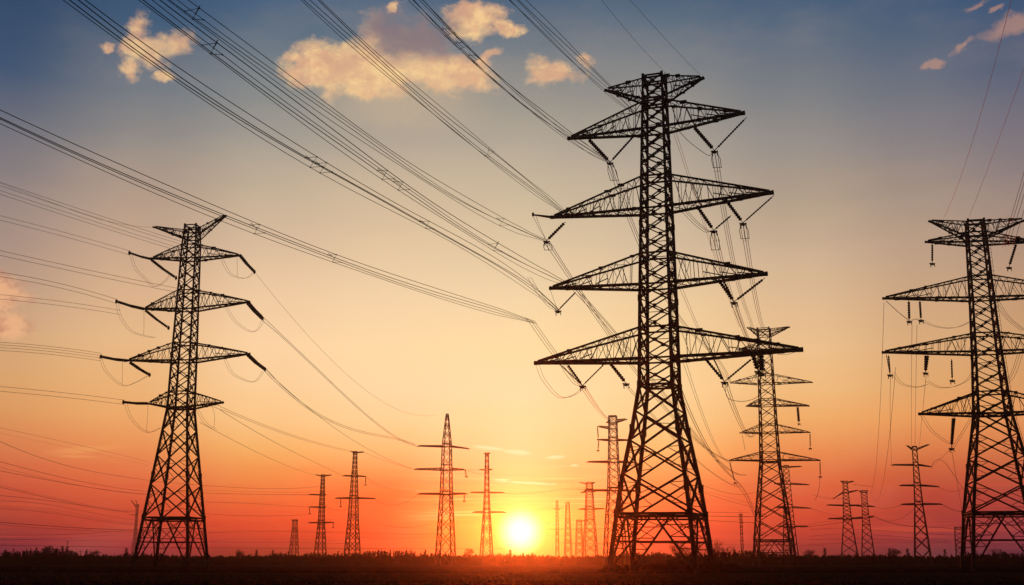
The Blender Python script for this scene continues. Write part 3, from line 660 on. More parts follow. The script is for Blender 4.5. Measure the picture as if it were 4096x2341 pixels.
Q3 = tstring(T2, 'string slanting down toward the mast from the second left arm of ' + lp, (582, 1242), (674, 1312), 35, .22)
Q4 = tstring(T2, 'string slanting down toward the mast from the third left arm of ' + lp, (520, 1450), (598, 1500), 35, .26)
S2 = tstring(T2, 'string slanting down from the upper right arm tip of ' + lp, (960, 1022), (1018, 1088), 14, .26)
S3 = tstring(T2, 'double string slanting down from the second right arm tip of ' + lp, (990, 1210), (1050, 1274), 14, .22, 2)
S4 = tstring(T2, 'string slanting down from the third right arm tip of ' + lp, (992, 1420), (1060, 1478), 14, .30)

# ------------------------------------------------------------------ wires
def smooth_path(pts, n):
    """Catmull-Rom through 3D points"""
    P_ = [pts[0] * 2 - pts[1]] + pts + [pts[-1] * 2 - pts[-2]]; o = []
    lens = [(pts[i + 1] - pts[i]).length for i in range(len(pts) - 1)]; T = sum(lens)
    for i in range(len(pts) - 1):
        k = max(2, int(n * lens[i] / T))
        for j in range(k):
            t = j / k; a, b, c, d = P_[i], P_[i + 1], P_[i + 2], P_[i + 3]
            o.append(.5 * ((2 * b) + (c - a) * t + (2 * a - 5 * b + 4 * c - d) * t * t + (3 * b - a - 3 * c + d) * t ** 3))
    o.append(pts[-1]); return o
def quadfit(pts, side, deg):
    """least-squares curve z(s) along the plane so that a span hangs in one smooth sag; ends kept"""
    p0 = pts[0]; ss = [math.hypot(p.x - p0.x, p.y - p0.y) for p in pts]; zz = [p.z for p in pts]
    n = deg + 1; sm = max(ss) or 1; ss_ = [s / sm for s in ss]; wt = [40 if i in (0, len(pts) - 1) else 1 for i in range(len(pts))]
    A = [[sum(w_ * s ** (i + j) for s, w_ in zip(ss_, wt)) for j in range(n)] for i in range(n)]; B = [sum(w_ * z * s ** i for s, z, w_ in zip(ss_, zz, wt)) for i in range(n)]
    for i in range(n):
        pv = max(range(i, n), key=lambda r_: abs(A[r_][i])); A[i], A[pv] = A[pv], A[i]; B[i], B[pv] = B[pv], B[i]
        for r_ in range(i + 1, n):
            f = A[r_][i] / A[i][i]
            for c_ in range(i, n): A[r_][c_] -= f * A[i][c_]
            B[r_] -= f * B[i]
    x_ = [0] * n
    for i in range(n - 1, -1, -1): x_[i] = (B[i] - sum(A[i][j] * x_[j] for j in range(i + 1, n))) / A[i][i]
    return lambda s: sum(x_[i] * (s / sm) ** i for i in range(n)), ss[-1], sm
def line_thing(label, paths, r, name='power_line', group=None, spacers=(), cat='power line', strands=None, ends=(.3, 1.0), tail=0.0, deg=2, n=46, wob=0.0):
    """one span: PATH is a list of 3D points in one vertical plane; strands are (sideways, upward) offsets in metres"""
    pts = paths; f, S, sm = quadfit(pts, 0, min(deg, len(pts) - 1))
    p0 = pts[0]; d = Vector((pts[-1].x - p0.x, pts[-1].y - p0.y, 0)); d.normalize(); side = Vector((-d.y, d.x, 0))
    s1 = S + tail; E = empty(name, p0); tag(E, label, cat, group)
    strands = strands or [(0, 0)]
    def at(s, st, k):
        t = s / S
        z = f(s) if s <= S else f(S) + (f(S) - f(S - 1)) * (s - S) + .0004 * (s - S) ** 2
        e = lerp(ends[0], ends[1], min(1, s / 14)) if len(strands) > 1 else 1
        ph = k * 2.1
        wv = wob * math.sin(s * .11 + ph) * min(1, s / 10)
        return Vector((p0.x, p0.y, 0)) + d * s + side * (st[0] * e + wv) + Vector((0, 0, z + st[1] * e + wv * .7)) - p0
    for k, st in enumerate(strands):
        m = MB(); m.tube([at(s1 * i / n, st, k) for i in range(n + 1)], r if not isinstance(r, (list, tuple)) else r[k % len(r)], 5)
        m.build('conductor', WIRE, E)
    for sp in spacers:
        m = MB(); q = [at(sp, st, k) for k, st in enumerate(strands)]; c = sum(q, Vector()) / len(q); q.sort(key=lambda v: math.atan2(v.z - c.z, (v - c).dot(side)))
        for i in range(len(q)): m.box(q[i], (.04, .07, .05))
        for i in range(0, len(q) - 1, 2): m.bar(q[i], q[i + 1], .025)
        m.bar(q[0], q[len(q) // 2], .02)
        m.bar(c, max(q, key=lambda v: v.z) + Vector((.05, 0, .25)), .035)
        m.build('spacer', STEEL, E)
    return E
def plane_path(A, az_deg, px):
    d = (math.sin(R(az_deg)), math.cos(R(az_deg))); return [A] + [UP(x_, y_, A, d) for x_, y_ in px]
def span_path(A, B, px):
    d = Vector((B.x - A.x, B.y - A.y)).normalized(); return [A] + [UP(x_, y_, A, (d.x, d.y)) for x_, y_ in px] + [B]

AZ1 = 19
IG = 'incoming bundles that fan toward the tallest pylon'
six = [(-.9, .5), (-.35, -.25), (.15, .55), (.55, -.1), (.95, -.55), (.3, -.75)]
four = [(-.95, .55), (-.25, -.4), (.35, .5), (1.0, -.55)]
five = [(-.95, .4), (-.4, -.3), (0.1, .5), (.5, -.5), (.95, .1)]
line_thing('rightmost wire bundle, passing behind the top left arm of ' + tp, plane_path(T1.pt(2560, 470), AZ1, [(2480, 400), (2400, 330), (2250, 185), (2130, 70), (2060, 0)]), [.035, .03, .04, .03, .035], group=IG, strands=five, tail=70, wob=.10, deg=3)
line_thing('second bundle from the right, ending at the second-tier left arm of ' + tp, plane_path(A2L, AZ1, [(2290, 555), (2110, 418), (1950, 285), (1790, 125), (1665, 0)]), [.035, .03, .04, .03, .03, .035], group=IG, strands=six, tail=70, spacers=(62, 66, 70), wob=.12, deg=3)
line_thing('third bundle from the right, crossing the big cloud to the third-tier left arm', plane_path(T1.pt(2270, 862), AZ1, [(2120, 745), (1955, 618), (1660, 380), (1385, 130), (1240, 0)]), [.035, .03, .04, .035, .03], group=IG, strands=five, tail=60, spacers=(38, 96), wob=.10, deg=3)
line_thing('fourth bundle from the right, ending at the V with one thick string', plane_path(A3L, AZ1, [(2055, 905), (1785, 770), (1505, 590), (1130, 305), (900, 145), (700, 0)]), [.035, .03, .035, .03], group=IG, strands=four, tail=60, spacers=(22, 100), wob=.10, deg=3)
line_thing('bundle running just under the fourth, ending at the fourth-tier left arm', plane_path(T1.pt(2300, 1150), AZ1, [(2130, 1078), (1930, 960), (1620, 745), (1450, 640), (1130, 420), (800, 160), (590, 0)]), [.04, .03, .04, .03], group=IG, strands=four, tail=60, spacers=(38, 68, 72, 104), wob=.08, deg=3)
line_thing('long bundle with a square spacer, sagging to the thin V on the fourth tier', plane_path(A4L, AZ1, [(2108, 1108), (1785, 970), (1508, 803), (1120, 560), (760, 310), (420, 85), (290, 0)]), [.04, .03, .035, .04], group=IG, strands=four, tail=50, spacers=(54, 80, 82), wob=.08, deg=3)
line_thing('lowest incoming bundle, passing over the wing of the tension pylon', plane_path(T1.pt(2140, 1290), 24, [(1655, 1150), (1460, 1072), (900, 868), (590, 745), (232, 570), (0, 472)]), [.04, .03, .035, .035], group=IG, strands=four, tail=50, spacers=(3, 60, 75, 120), wob=.06, deg=3)
def loose(label, pts, r, name='jumper_wire', group='jumper wires', offs=((0, 0),), cat='jumper wire', n=24):
    E = empty(name, pts[0]); tag(E, label, cat, group); sp_ = smooth_path(pts, n)
    for o in offs:
        m = MB(); m.tube([p - pts[0] + Vector((o[0], 0, o[1])) for p in sp_], r, 5); m.build('conductor', WIRE, E)
    return E
ew = 'thin earth wire coming down to the top of '
line_thing(ew + tp + ', left one of two', plane_path(T1.pt(2690, 318), AZ1, [(2620, 248), (2520, 140), (2406, 0)]), .022, group='thin earth wires', tail=60, cat='earth wire', name='earth_wire')
line_thing(ew + tp + ', right one of two', plane_path(T1.pt(2800, 300), AZ1, [(2720, 218), (2630, 122), (2520, 0)]), .022, group='thin earth wires', tail=60, cat='earth wire', name='earth_wire')

# from the end of the lowest bundle down to its insulator
o2 = [(0, 0), (.5, .1)]; o3 = [(-.45, 0), (0, .1), (.5, 0)]
loose('double wire dropping from the lowest bundle to the lowest left arm of ' + tp, [T1.pt(*p) for p in ((2128, 1290), (2190, 1378), (2245, 1452), (2300, 1530), (2330, 1545))], .035, offs=o3)
loose('looping pair of wires under the lowest left arm tip of ' + tp, [T1.pt(*p) for p in ((2142, 1456), (2168, 1520), (2232, 1590), (2296, 1578), (2330, 1545))], .03, offs=o2)
loose('curved wire joining the mast to the second-tier right V of ' + tp, [T1.pt(*p) for p in ((2706, 515), (2760, 570), (2820, 615), (2840, 622), (2858, 605))], .045)
loose('wires sagging from the mast to the inner third-tier V of ' + tp, [T1.pt(*p) for p in ((2722, 828), (2780, 890), (2830, 928), (2855, 925))], .035, offs=o3)
loose('thin loop left of the thin V on the fourth tier', [T1.pt(*p) for p in ((2110, 1110), (2150, 1175), (2195, 1228), (2232, 1242))], .03, offs=o2)
loose('sagging wire between the lowest right V and the six-armed pylon', [T1.pt(*p) for p in ((2898, 1530), (2910, 1590), (2960, 1606), (3010, 1598), (3046, 1575))], .04)
loose('thin loop under the lowest right arm tip of ' + tp, [T1.pt(*p) for p in ((3200, 1402), (3150, 1418), (3110, 1418))], .03)

# onward spans toward the six-armed pylon
OG = 'spans running on from the tallest pylon'
def on(label, A, px, Bpx, BP, offs, r=.045, sp=()):
    line_thing(label, span_path(A, BP.pt(*Bpx), px), r, group=OG, strands=offs, ends=(1, .8), spacers=sp, deg=3 if len(px) > 2 else 2)
on('onward span from the second-tier left V of ' + tp, A2L, [(2510, 860), (2600, 1060), (2740, 1300)], (2925, 1534), T4, o3)
on('onward span from the third-tier left V of ' + tp, A3L, [(2262, 1092), (2345, 1205), (2520, 1450), (2740, 1720)], (2920, 1844), T4, o3, sp=(20, 24))
on('onward span from the fourth-tier left arm of ' + tp, T1.pt(2305, 1165), [(2375, 1190), (2440, 1300), (2560, 1480), (2830, 1795)], (2985, 1900), T4, o3, sp=(30,))
on('onward span from the lowest left V to the pale tall pylon', A5La, [(2385, 1625), (2420, 1668)], (2450, 1684), T14, o3)
on('onward span from the single slanting insulator of ' + tp, A5Lb, [(2650, 1705), (2820, 1865)], (2960, 1950), T4, o2, .035)
on('onward span from the second-tier right V to the top of the six-armed pylon', A2R, [(2880, 740), (2915, 960), (2960, 1160)], (3010, 1312), T4, o3, sp=(8,))
on('onward span from the outer third-tier V of ' + tp, A3Rb, [(2990, 1010), (3020, 1180)], (3064, 1316), T4, o3, sp=(12,))
on('onward span from the inner third-tier V of ' + tp, A3Ra, [(2876, 1010), (2905, 1120), (2950, 1260)], (3000, 1400), T4, o3, sp=(7,))
on('onward span from the heavy fourth-tier V of ' + tp, A4R, [(2960, 1290), (2990, 1350)], (3030, 1400), T4, o3)
on('onward span from the lowest right V of ' + tp, A5Ra, [(2925, 1600), (2955, 1680), (2990, 1740)], (3020, 1732), T4, o3)
on('pair of thin wires left of the onward span, dropping beside the mast', T1.pt(2700, 515), [(2760, 720), (2840, 950)], (2960, 1310), T4, o2, .03)
on('pair of thin wires from the third tier, dropping right of the mast', T1.pt(2722, 1135), [(2765, 1250), (2830, 1380)], (2935, 1534), T4, o2, .03)
on('long sagging pair with a spacer, reaching low right of ' + tp, T1.pt(2728, 1560), [(2780, 1690), (2836, 1795), (2900, 1870), (2960, 1940)], (3022, 2060), T4, o2, .05, sp=(70,))
on('thin pair from the lowest right tier sagging to the foot of the six-armed pylon', T1.pt(2745, 1450), [(2780, 1600), (2850, 1740)], (2940, 1838), T4, o2, .03)

# left pylon wires
LG = 'wire spans between the left edge and the tension pylon'
def lw(label, A, px, offs, r=.04, sp=(), deg=2): line_thing(label, plane_path(A, BL, px), r, group=LG, strands=offs, ends=(1, 1), spacers=sp, tail=40, deg=deg)
v2_ = [(0, .45), (0, -.45)]; v4_ = [(0, 1.1), (.2, .35), (-.2, -.4), (0, -1.2)]
lw('four-wire bundle, highest of those reaching the tension pylon from the left edge', T2.pt(745, 992), [(600, 950), (400, 885), (200, 815), (0, 752)], v4_, .035)
lw('thin single wire to the top left wing of the tension pylon', T2.pt(614, 910), [(430, 885), (300, 845)], [(0, 0)], .025)
lw('wire pair with one spacer, ending at the upper left string', E2, [(300, 950), (132, 905), (0, 872)], v2_, .035, (70,))
lw('wire pair passing to the mast between the upper two left arms', T2.pt(712, 1162), [(610, 1152), (300, 1072), (0, 1012)], v2_)
lw('wire pair ending at the second left string', E3, [(300, 1158), (0, 1098)], v2_)
lw('wire pair just below the second left string', T2.pt(480, 1250), [(300, 1222), (0, 1188)], v2_, .035)
lw('four-wire bundle ending at the third left string', E4, [(200, 1400), (0, 1384)], [(0, .7), (0, .2), (.1, -.35), (0, -.9)], .035)
lw('wire pair ending at the lowest left string', E5, [(250, 1580), (0, 1556)], v2_, .035)
JG = 'jumper loops of the tension pylon'
def jl(label, px, offs=o2, r=.028, P=T2): loose(label, [P.pt(*p) for p in px], r, group=JG, offs=offs)
jl('jumper loop under the upper left arm', ((516, 1014), (538, 1075), (575, 1115), (612, 1148), (650, 1130), (678, 1100)))
jl('jumper loop under the second left arm', ((462, 1208), (478, 1270), (520, 1325), (575, 1345), (615, 1352)))
jl('upright dropper wire under the second left arm tip', ((576, 1240), (576, 1290), (575, 1340)), ((0, 0),))
jl('jumper loop under the third left arm', ((396, 1430), (422, 1490), (486, 1543), (540, 1530), (590, 1503)))
jl('upright dropper wire under the third left arm tip', ((490, 1450), (490, 1500), (488, 1541)), ((0, 0),))
jl('jumper loop under the lowest left arm', ((496, 1612), (524, 1680), (584, 1730), (640, 1712)))
jl('upright dropper wire under the lowest left arm tip', ((592, 1618), (590, 1670), (586, 1728)), ((0, 0),))
jl('jumper loop under the upper right arm', ((882, 1036), (912, 1092), (950, 1112), (985, 1112), (1012, 1090)))
jl('upright dropper wire under the upper right arm tip', ((948, 1030), (949, 1070), (949, 1108)), ((0, 0),))
jl('jumper loop under the second right arm', ((900, 1232), (940, 1290), (1000, 1328), (1030, 1315), (1048, 1278)))
jl('jumper loop under the third right arm', ((896, 1440), (925, 1495), (985, 1525), (1020, 1525), (1050, 1484)))
jl('jumper loop under the lowest right arm', ((782, 1636), (815, 1690), (858, 1722)))
jl('upright dropper wire under the lowest right arm', ((845, 1622), (858, 1660), (856, 1715)), ((0, 0),))
RG = 'thin spans running right from the tension pylon to the far pylons'
def rw(label, A, px, B, offs=((0, 0),), r=.05, sp=()): line_thing(label, span_path(A, B, px), r, group=RG, strands=list(offs), ends=(1, .5), spacers=sp, deg=3)
rw('single faint wire sloping right from the upper right string', S2, [(1200, 1300), (1360, 1480), (1480, 1570)], T5.pt(1740, 1660), r=.03)
rw('wire pair sloping right from the second right string to the narrow-topped pylon', S3, [(1200, 1420), (1340, 1540), (1575, 1745)], T5.pt(1674, 1786), v2_, sp=(60, 110))
rw('wire pair sloping right from the third right string', S4, [(1260, 1650), (1390, 1712), (1530, 1745)], T5.pt(1660, 1780), v2_, sp=(60,))
rw('wire from the third right string to the second arm of the narrow-topped pylon', S4, [(1200, 1600), (1362, 1732), (1520, 1820)], T5.pt(1660, 1879), r=.045)
rw('wire from the lowest right arm to the top plate of a far pylon', T2.pt(850, 1618), [(1060, 1705), (1250, 1768)], T6.pt(1408, 1807), v2_, .045)
rw('wire from the lowest right arm toward the upper arm of a far pylon', T2.pt(880, 1640), [(1060, 1748), (1260, 1850)], T6.pt(1372, 1905), r=.05)
rw('lowest of the wires sloping right from the tension pylon', T2.pt(800, 1690), [(1050, 1820)], T7.pt(1264, 1900), r=.045)
rw('faint span from the far top plate to the narrow-topped pylon', T6.pt(1455, 1809), [(1560, 1850)], T5.pt(1658, 1878), r=.05)
rw('faint span between the two pylons left of the sun', T5.pt(1860, 1880), [], T9.pt(1920, 1880), r=.05)
rw('faint low span from the far pylon to the narrow-topped one', T6.pt(1500, 1996), [(1590, 2020)], T5.pt(1672, 1978), r=.05)

# wires of the right-hand pylon
TG = 'thin wires about the pylon at the right edge'
def tw(label, A, az_, px, offs=((0, 0),), r=.025): line_thing(label, plane_path(A, az_, px), r, group=TG, strands=list(offs), ends=(1, 1), tail=40)
tw('longest thin wire climbing to the top edge, left of its neighbour', T3.pt(3775, 872), 17, [(3850, 680), (3960, 340), (4045, 0)])
tw('thin wire climbing to the right edge from the mast top', T3.pt(3876, 868), 17, [(3980, 600), (4050, 400), (4096, 275)])
tw('bundle of thin wires sweeping up to the right edge', T3.pt(4010, 990), 17, [(4050, 850), (4096, 690)], ((0, 0), (.5, .1), (1.1, .2), (1.9, .1)), .04)
def dw(label, A, B, px, r=.04): line_thing(label, span_path(A, B, px), r, group=TG, cat='power line', deg=2)
dw('faint wire dropping from the third arm tip at the right edge', T3.pt(3536, 1210), T19.pt(3470, 1965), [(3532, 1420), (3520, 1700), (3500, 1860)])
dw('faint wire dropping to the winged far pylon, left one', T3.pt(3562, 1500), T20.pt(3566, 1861), [(3561, 1680)])
dw('faint wire dropping to the top of the winged far pylon', T3.pt(3648, 1300), T20.pt(3646, 1785), [(3646, 1500)])
dw('faint wire just right of the middle dropping one', T3.pt(3668, 1300), T20.pt(3660, 1785), [(3664, 1500)])
dw('faint wire dropping to the right wing of the winged far pylon', T3.pt(3705, 1500), T20.pt(3678, 1784), [(3690, 1650)])
dw('faint wire dropping from the fourth arm, second from its tip', T3.pt(3582, 1470), T19.pt(3480, 1966), [(3572, 1650), (3545, 1840)])
jr = 'jumper loops of the pylon at the right edge'
for lb, px in (('jumper loop below the third arm reaching the mast', ((3684, 1284), (3730, 1305), (3790, 1314), (3840, 1305), (3882, 1284))),
               ('short upper jumper between two hanging strings', ((3637, 1286), (3655, 1278), (3684, 1282))),
               ('jumper loop below the fourth arm tip', ((3566, 1490), (3600, 1535), (3660, 1550), (3702, 1540))),
               ('jumper loop below the fourth arm reaching the mast', ((3702, 1525), (3750, 1550), (3810, 1548), (3860, 1525), (3886, 1490))),
               ('jumper loop below the lowest arm tip', ((3680, 1660), (3720, 1722), (3770, 1762), (3800, 1778))),
               ('wire from the lowest insulator up to the mast', ((3806, 1795), (3840, 1740), (3880, 1672)))):
    loose(lb + ' of ' + rp, [T3.pt(*p) for p in px], .03, group=jr, offs=o2)
for lb, px in (('curved wire right of the mast under the third arm', ((3985, 1205), (4030, 1270), (4096, 1325))), ('curved wire right of the mast under the fourth arm', ((4080, 1418), (4050, 1500), (4010, 1550)))):
    loose(lb + ' of ' + rp, [T3.pt(*p) for p in px], .035, group=jr, offs=o3)
dw('wire falling from the lowest insulator to the winged pylon', T3.pt(3800, 1800), T20.pt(3726, 1868), [])
dw('wire crossing from the lowest insulator to the gantry tower', T3.pt(3806, 1800), T21.pt(3860, 2110), [])
# wires around the six-armed pylon
SG = 'slack wires around the six-armed pylon'
for lb, px in (('hanging wire below the fifth left arm', ((2968, 1738), (2975, 1770), (2980, 1800))),
               ('slack wire left of its lower mast', ((2940, 1930), (2980, 1985), (3020, 2072))),
               ('drooping wire from its lowest right arm tip', ((3281, 1905), (3275, 1960), (3262, 2000)))):
    loose(lb + ' of the six-armed pylon', [T4.pt(*p) for p in px], .06, group=SG)

# low distant lines near the horizon
DG = 'low distant power lines crossing near the horizon'
def dl(label, px, D0, D1, r=.06, deg=3):
    a = U(px[0][0], px[0][1], D0); b = U(px[-1][0], px[-1][1], D1)
    line_thing(label, span_path(a, b, px[1:-1]), [r, r * .55], name='distant_line', group=DG, deg=deg, strands=[(0, 0), (.3, -1.5 + (len(label) % 5) * .7)] if len(label) % 2 else None)
dl('uppermost faint distant wire at the left edge', [(-60, 1698), (200, 1755), (400, 1800), (600, 1850)], 330, 520, .035)
dl('distant wire meeting the tension pylon highest, left of it', [(-60, 1738), (215, 1848), (400, 1892), (620, 1926)], 320, 560, .06)
dl('distant wire right of the tension pylon, uppermost', [(620, 1926), (815, 1942), (1060, 1955), (1280, 1946)], 560, 700, .06)
dl('second distant wire left of the tension pylon', [(-60, 1830), (105, 1875), (380, 1937), (620, 1968)], 340, 560, .06)
dl('third distant wire left of the tension pylon', [(-60, 1872), (305, 1941), (590, 1977), (700, 1978)], 340, 560, .06)
dl('long distant wire from the tension pylon to the third pylon', [(700, 1968), (1050, 1978), (1240, 1980)], 560, 640, .06)
dl('fourth distant wire, dropping to the two-horned pylon', [(-60, 1936), (135, 1982), (350, 2022), (530, 2050), (600, 2048)], 360, 620, .07)
dl('fifth distant wire just under the fourth', [(-60, 1978), (200, 2004), (400, 2034), (520, 2052)], 360, 620, .06)
dl('faint distant wire at mid height of the red sky, left', [(-60, 2034), (180, 2050), (345, 2075), (560, 2100)], 400, 620, .05)
dl('dark distant wire with a slight dip, left', [(-60, 2084), (80, 2096), (555, 2122), (760, 2124)], 380, 560, .08)
dl('distant wire rising to the tension pylon foot', [(-60, 2140), (350, 2134), (500, 2122)], 420, 560, .05)
dl('long distant wire just above the dark wood', [(-60, 2180), (600, 2190), (1200, 2194), (2020, 2196)], 420, 560, .06)
dl('distant wire crossing the orange sky left of the third pylon', [(820, 2008), (1100, 2020), (1236, 2030)], 560, 640, .05)
dl('distant wire between the third and second pylons', [(1303, 2028), (1350, 2040), (1400, 2036)], 640, 560, .05)
dl('distant wire above the wood left of the small armless tower', [(840, 2168), (1160, 2170), (1420, 2176)], 560, 640, .05)
dl('straight distant wire through the small armless tower', [(830, 2132), (1170, 2128), (1500, 2136), (1760, 2138)], 560, 640, .05)
dl('faint wire sagging left of the sun', [(1500, 2090), (1600, 2110), (1720, 2098)], 560, 560, .05)
dl('wire from the sun-side pylon to the wide-plated pylon', [(2016, 1974), (2150, 1972), (2290, 1957), (2362, 1958)], 520, 600, .05)
dl('distant wire passing behind the pale tall pylon', [(2300, 1958), (2400, 1960), (2560, 1960)], 600, 640, .06)
dl('lower wire across the cluster right of the sun', [(2200, 2118), (2400, 2116), (2600, 2122)], 560, 640, .07)
dl('lowest wire across the cluster right of the sun', [(2230, 2172), (2420, 2176), (2620, 2180)], 560, 640, .07)
dl('upper dark wire between the tallest and six-armed pylons', [(2780, 2048), (2900, 2050), (3000, 2052)], 560, 600, .07)
dl('middle dark wire between the tallest and six-armed pylons', [(2780, 2062), (2920, 2066), (3060, 2066)], 560, 600, .07)
dl('thick dark wire between the tallest and six-armed pylons', [(2780, 2078), (2900, 2086), (3050, 2092)], 560, 600, .09)
dl('faint wire low behind the striped mast', [(2780, 2176), (3000, 2180), (3300, 2182)], 560, 640, .05)
dl('sagging wire rising right to the six-armed pylon', [(2800, 1940), (2900, 1970), (3000, 1975), (3060, 1950)], 520, 480, .05)
dl('crossing wire sloping down to the six-armed pylon', [(2800, 1965), (2920, 2005), (3020, 2030)], 520, 480, .05)
dl('wire leaving right from the slender far pylon', [(3240, 2030), (3320, 2058), (3400, 2070)], 560, 520, .05)
dl('wire sloping up to the two close pylons', [(3200, 2112), (3310, 2098), (3400, 2086)], 560, 520, .07)
dl('wire passing under the two close pylons, upper', [(3240, 2118), (3380, 2116), (3600, 2128), (3880, 2140)], 560, 640, .06)
dl('wire passing under the two close pylons, lower', [(3240, 2146), (3500, 2140), (3700, 2156), (3880, 2164)], 560, 640, .05)
dl('lowest wire left of the right-edge pylon', [(3240, 2178), (3600, 2172), (4200, 2182)], 560, 640, .05)
dl('wire between the close pylons and the winged pylon, upper', [(3500, 2028), (3560, 2032), (3604, 2020)], 540, 440, .05)
dl('wire between the close pylons and the winged pylon, lower', [(3498, 2066), (3560, 2090), (3700, 2108), (3868, 2130)], 540, 600, .07)
dl('wire sagging right from the winged pylon, upper', [(3726, 1868), (3790, 1862), (3850, 1950), (3880, 1980)], 440, 480, .05)
dl('wire sagging right from the winged pylon, middle', [(3754, 1948), (3800, 1966), (3850, 1955)], 440, 480, .05)
dl('wire sagging right from the winged pylon, lower', [(3768, 2018), (3810, 2038), (3870, 2048)], 440, 480, .06)
dl('wire rising left from the winged pylon to the close pair', [(3482, 2070), (3560, 2084), (3640, 2050), (3690, 1990)], 540, 440, .05)
dl('wire high between the close pair and the right', [(3412, 1938), (3450, 1942), (3490, 1946)], 520, 520, .06)

dl('faint wire high in the orange sky between the tension and far pylons', [(820, 2055), (1100, 2064), (1240, 2058)], 560, 640, .05)
dl('faint wire rising from the third pylon to its neighbour, lower', [(1303, 2078), (1360, 2070), (1400, 2052)], 640, 560, .045)
dl('faint wire crossing low between the second pylon and the narrow-topped one', [(1430, 2150), (1600, 2152), (1745, 2148)], 560, 500, .045)
dl('drooping faint wire from the far top plate pylon to the right', [(1464, 1908), (1540, 1950), (1660, 1962)], 560, 440, .045)
dl('faint wire just above the sunlit streaks, right of the narrow-topped pylon', [(1860, 1880), (1900, 1892), (1946, 1900)], 440, 520, .045)
dl('faint wire from the glare-washed pylon sweeping over the sun', [(2022, 2050), (2150, 2040), (2262, 2030)], 520, 800, .05)
dl('thin wire crossing under the second distant wire at the left edge', [(-60, 2006), (200, 2020), (420, 2062), (620, 2078)], 380, 600, .04)
dl('thin wire low over the wood at the left edge', [(-60, 2156), (300, 2162), (600, 2166)], 400, 560, .04)
dl('thin wire between the six-armed pylon and the close pair, upper', [(3250, 1980), (3330, 1996), (3400, 1992)], 560, 520, .045)
dl('thin straight wire through the feet of the close pair', [(3240, 2160), (3500, 2158), (3800, 2172)], 560, 600, .045)
# ------------------------------------------------------------------ trees
def leaves(m, c, rx, ry, rz, n, s, rnd, up=.5):
    for _ in range(n):
        while True:
            p = Vector((rnd.uniform(-1, 1), rnd.uniform(-1, 1), rnd.uniform(-1, 1)))
            if p.length <= 1: break
        p = Vector((p.x * rx, p.y * ry, p.z * rz)) + c
        a = rnd.uniform(0, 6.28); x = Vector((math.cos(a), math.sin(a), rnd.uniform(-.4, .4))) * s * rnd.uniform(.3, 1); y = Vector((rnd.uniform(-.3, .3), rnd.uniform(-.3, .3), 1)) * s * rnd.uniform(.4, 1.3)
        m.tri(p - x, p + x, p + y)
def tree_mesh(kind, h, rnd):
    """trunk with limbs, and a crown of many small leaf faces; h = height in metres"""
    t = MB(); c = MB()
    top = Vector((rnd.uniform(-.1, .1) * h, 0, h * .92)); mid_ = Vector((rnd.uniform(-.04, .04) * h, 0, h * .5))
    t.tube(smooth_path([Vector((0, 0, -.1)), mid_, top], 8), [h * .03 * (1 - .1 * i) for i in range(9)][:9] if False else h * .018, 6)
    if kind == 'poplar':
        for i in range(16):
            f = .12 + .86 * i / 15; w_ = h * .13 * (math.sin(min(1, f * 1.1) * 2.6) * .8 + .25)
            leaves(c, Vector((top.x * f + rnd.uniform(-.3, .3) * w_, rnd.uniform(-.3, .3) * w_, h * f)), w_, w_, h * .06, 34, h * .035, rnd)
    elif kind == 'round':
        for i in range(14):
            a = rnd.uniform(0, 6.28); q = rnd.uniform(.15, .42) * h; z = h * rnd.uniform(.35, .85); p = Vector((math.cos(a) * q, math.sin(a) * q, z))
            t.bar(Vector((0, 0, h * rnd.uniform(.2, .45))), p, h * .012, h * .004, 5)
            leaves(c, p, h * .17, h * .17, h * .13, 60, h * .035, rnd)
        leaves(c, Vector((0, 0, h * .8)), h * .2, h * .2, h * .18, 120, h * .035, rnd)
    else:                                                       # bare, twiggy
        for i in range(26):
            a = rnd.uniform(0, 6.28); z0 = h * rnd.uniform(.12, .6); q = rnd.uniform(.15, .5) * h
            p0 = Vector((0, 0, z0)); p1 = Vector((math.cos(a) * q * .6, math.sin(a) * q * .6, z0 + h * .2)); p2 = Vector((math.cos(a) * q, math.sin(a) * q, min(h, z0 + h * rnd.uniform(.3, .5))))
            t.tube([p0, p1, p2], [h * .010, h * .006, h * .002], 4)
            for _ in range(9):
                s = lerp(p1, p2, rnd.random()); e = s + Vector((rnd.uniform(-1, 1), rnd.uniform(-1, 1), rnd.uniform(-.1, 1.1))) * h * .13
                c.bar(s, e, h * .003, h * .001, 3)
                for _ in range(2): g = lerp(s, e, rnd.uniform(.4, 1)); c.bar(g, g + Vector((rnd.uniform(-1, 1), rnd.uniform(-1, 1), rnd.uniform(-.2, 1))) * h * .06, h * .002, h * .001, 3)
        leaves(c, Vector((0, 0, h * .45)), h * .38, h * .38, h * .3, 160, h * .018, rnd)
    return t, c
def tree(kind, px, top_py, D, label, group='trees standing out from the distant wood', leaf=None):
    rnd = random.Random(int(px) * 3 + 1); h = U(px, top_py - 6, D).z * 1.12; b = U(px, HOR, D); b.z = 0
    nm = {'poplar': 'poplar_tree', 'round': 'round_tree', 'bare': 'bare_tree'}[kind]
    E = empty(nm, b); tag(E, label, 'tree', group); t, c = tree_mesh(kind, h, rnd); t.build('trunk', BARK, E)
    c.build('crown', leaf or (BARK if kind == 'bare' else LEAF), E); return E
tree('round', 195, 2196, 455, 'dense dark rounded tree, tallest of the wood at the far left')
tree('round', 168, 2206, 460, 'lower rounded tree leaning against the tallest one at the far left')
tree('poplar', 247, 2201, 470, 'narrow spire tree right of the tallest rounded tree')
tree('poplar', 270, 2203, 466, 'pair-mate spire tree just right of the narrow one')
tree('round', 285, 2212, 470, 'low rounded tree at the right end of the dark left clump')
tree('round', 130, 2212, 470, 'small rounded tree at the left end of the dark clump')
tree('poplar', 218, 2209, 470, 'short spire between the rounded tree and the narrow spire')
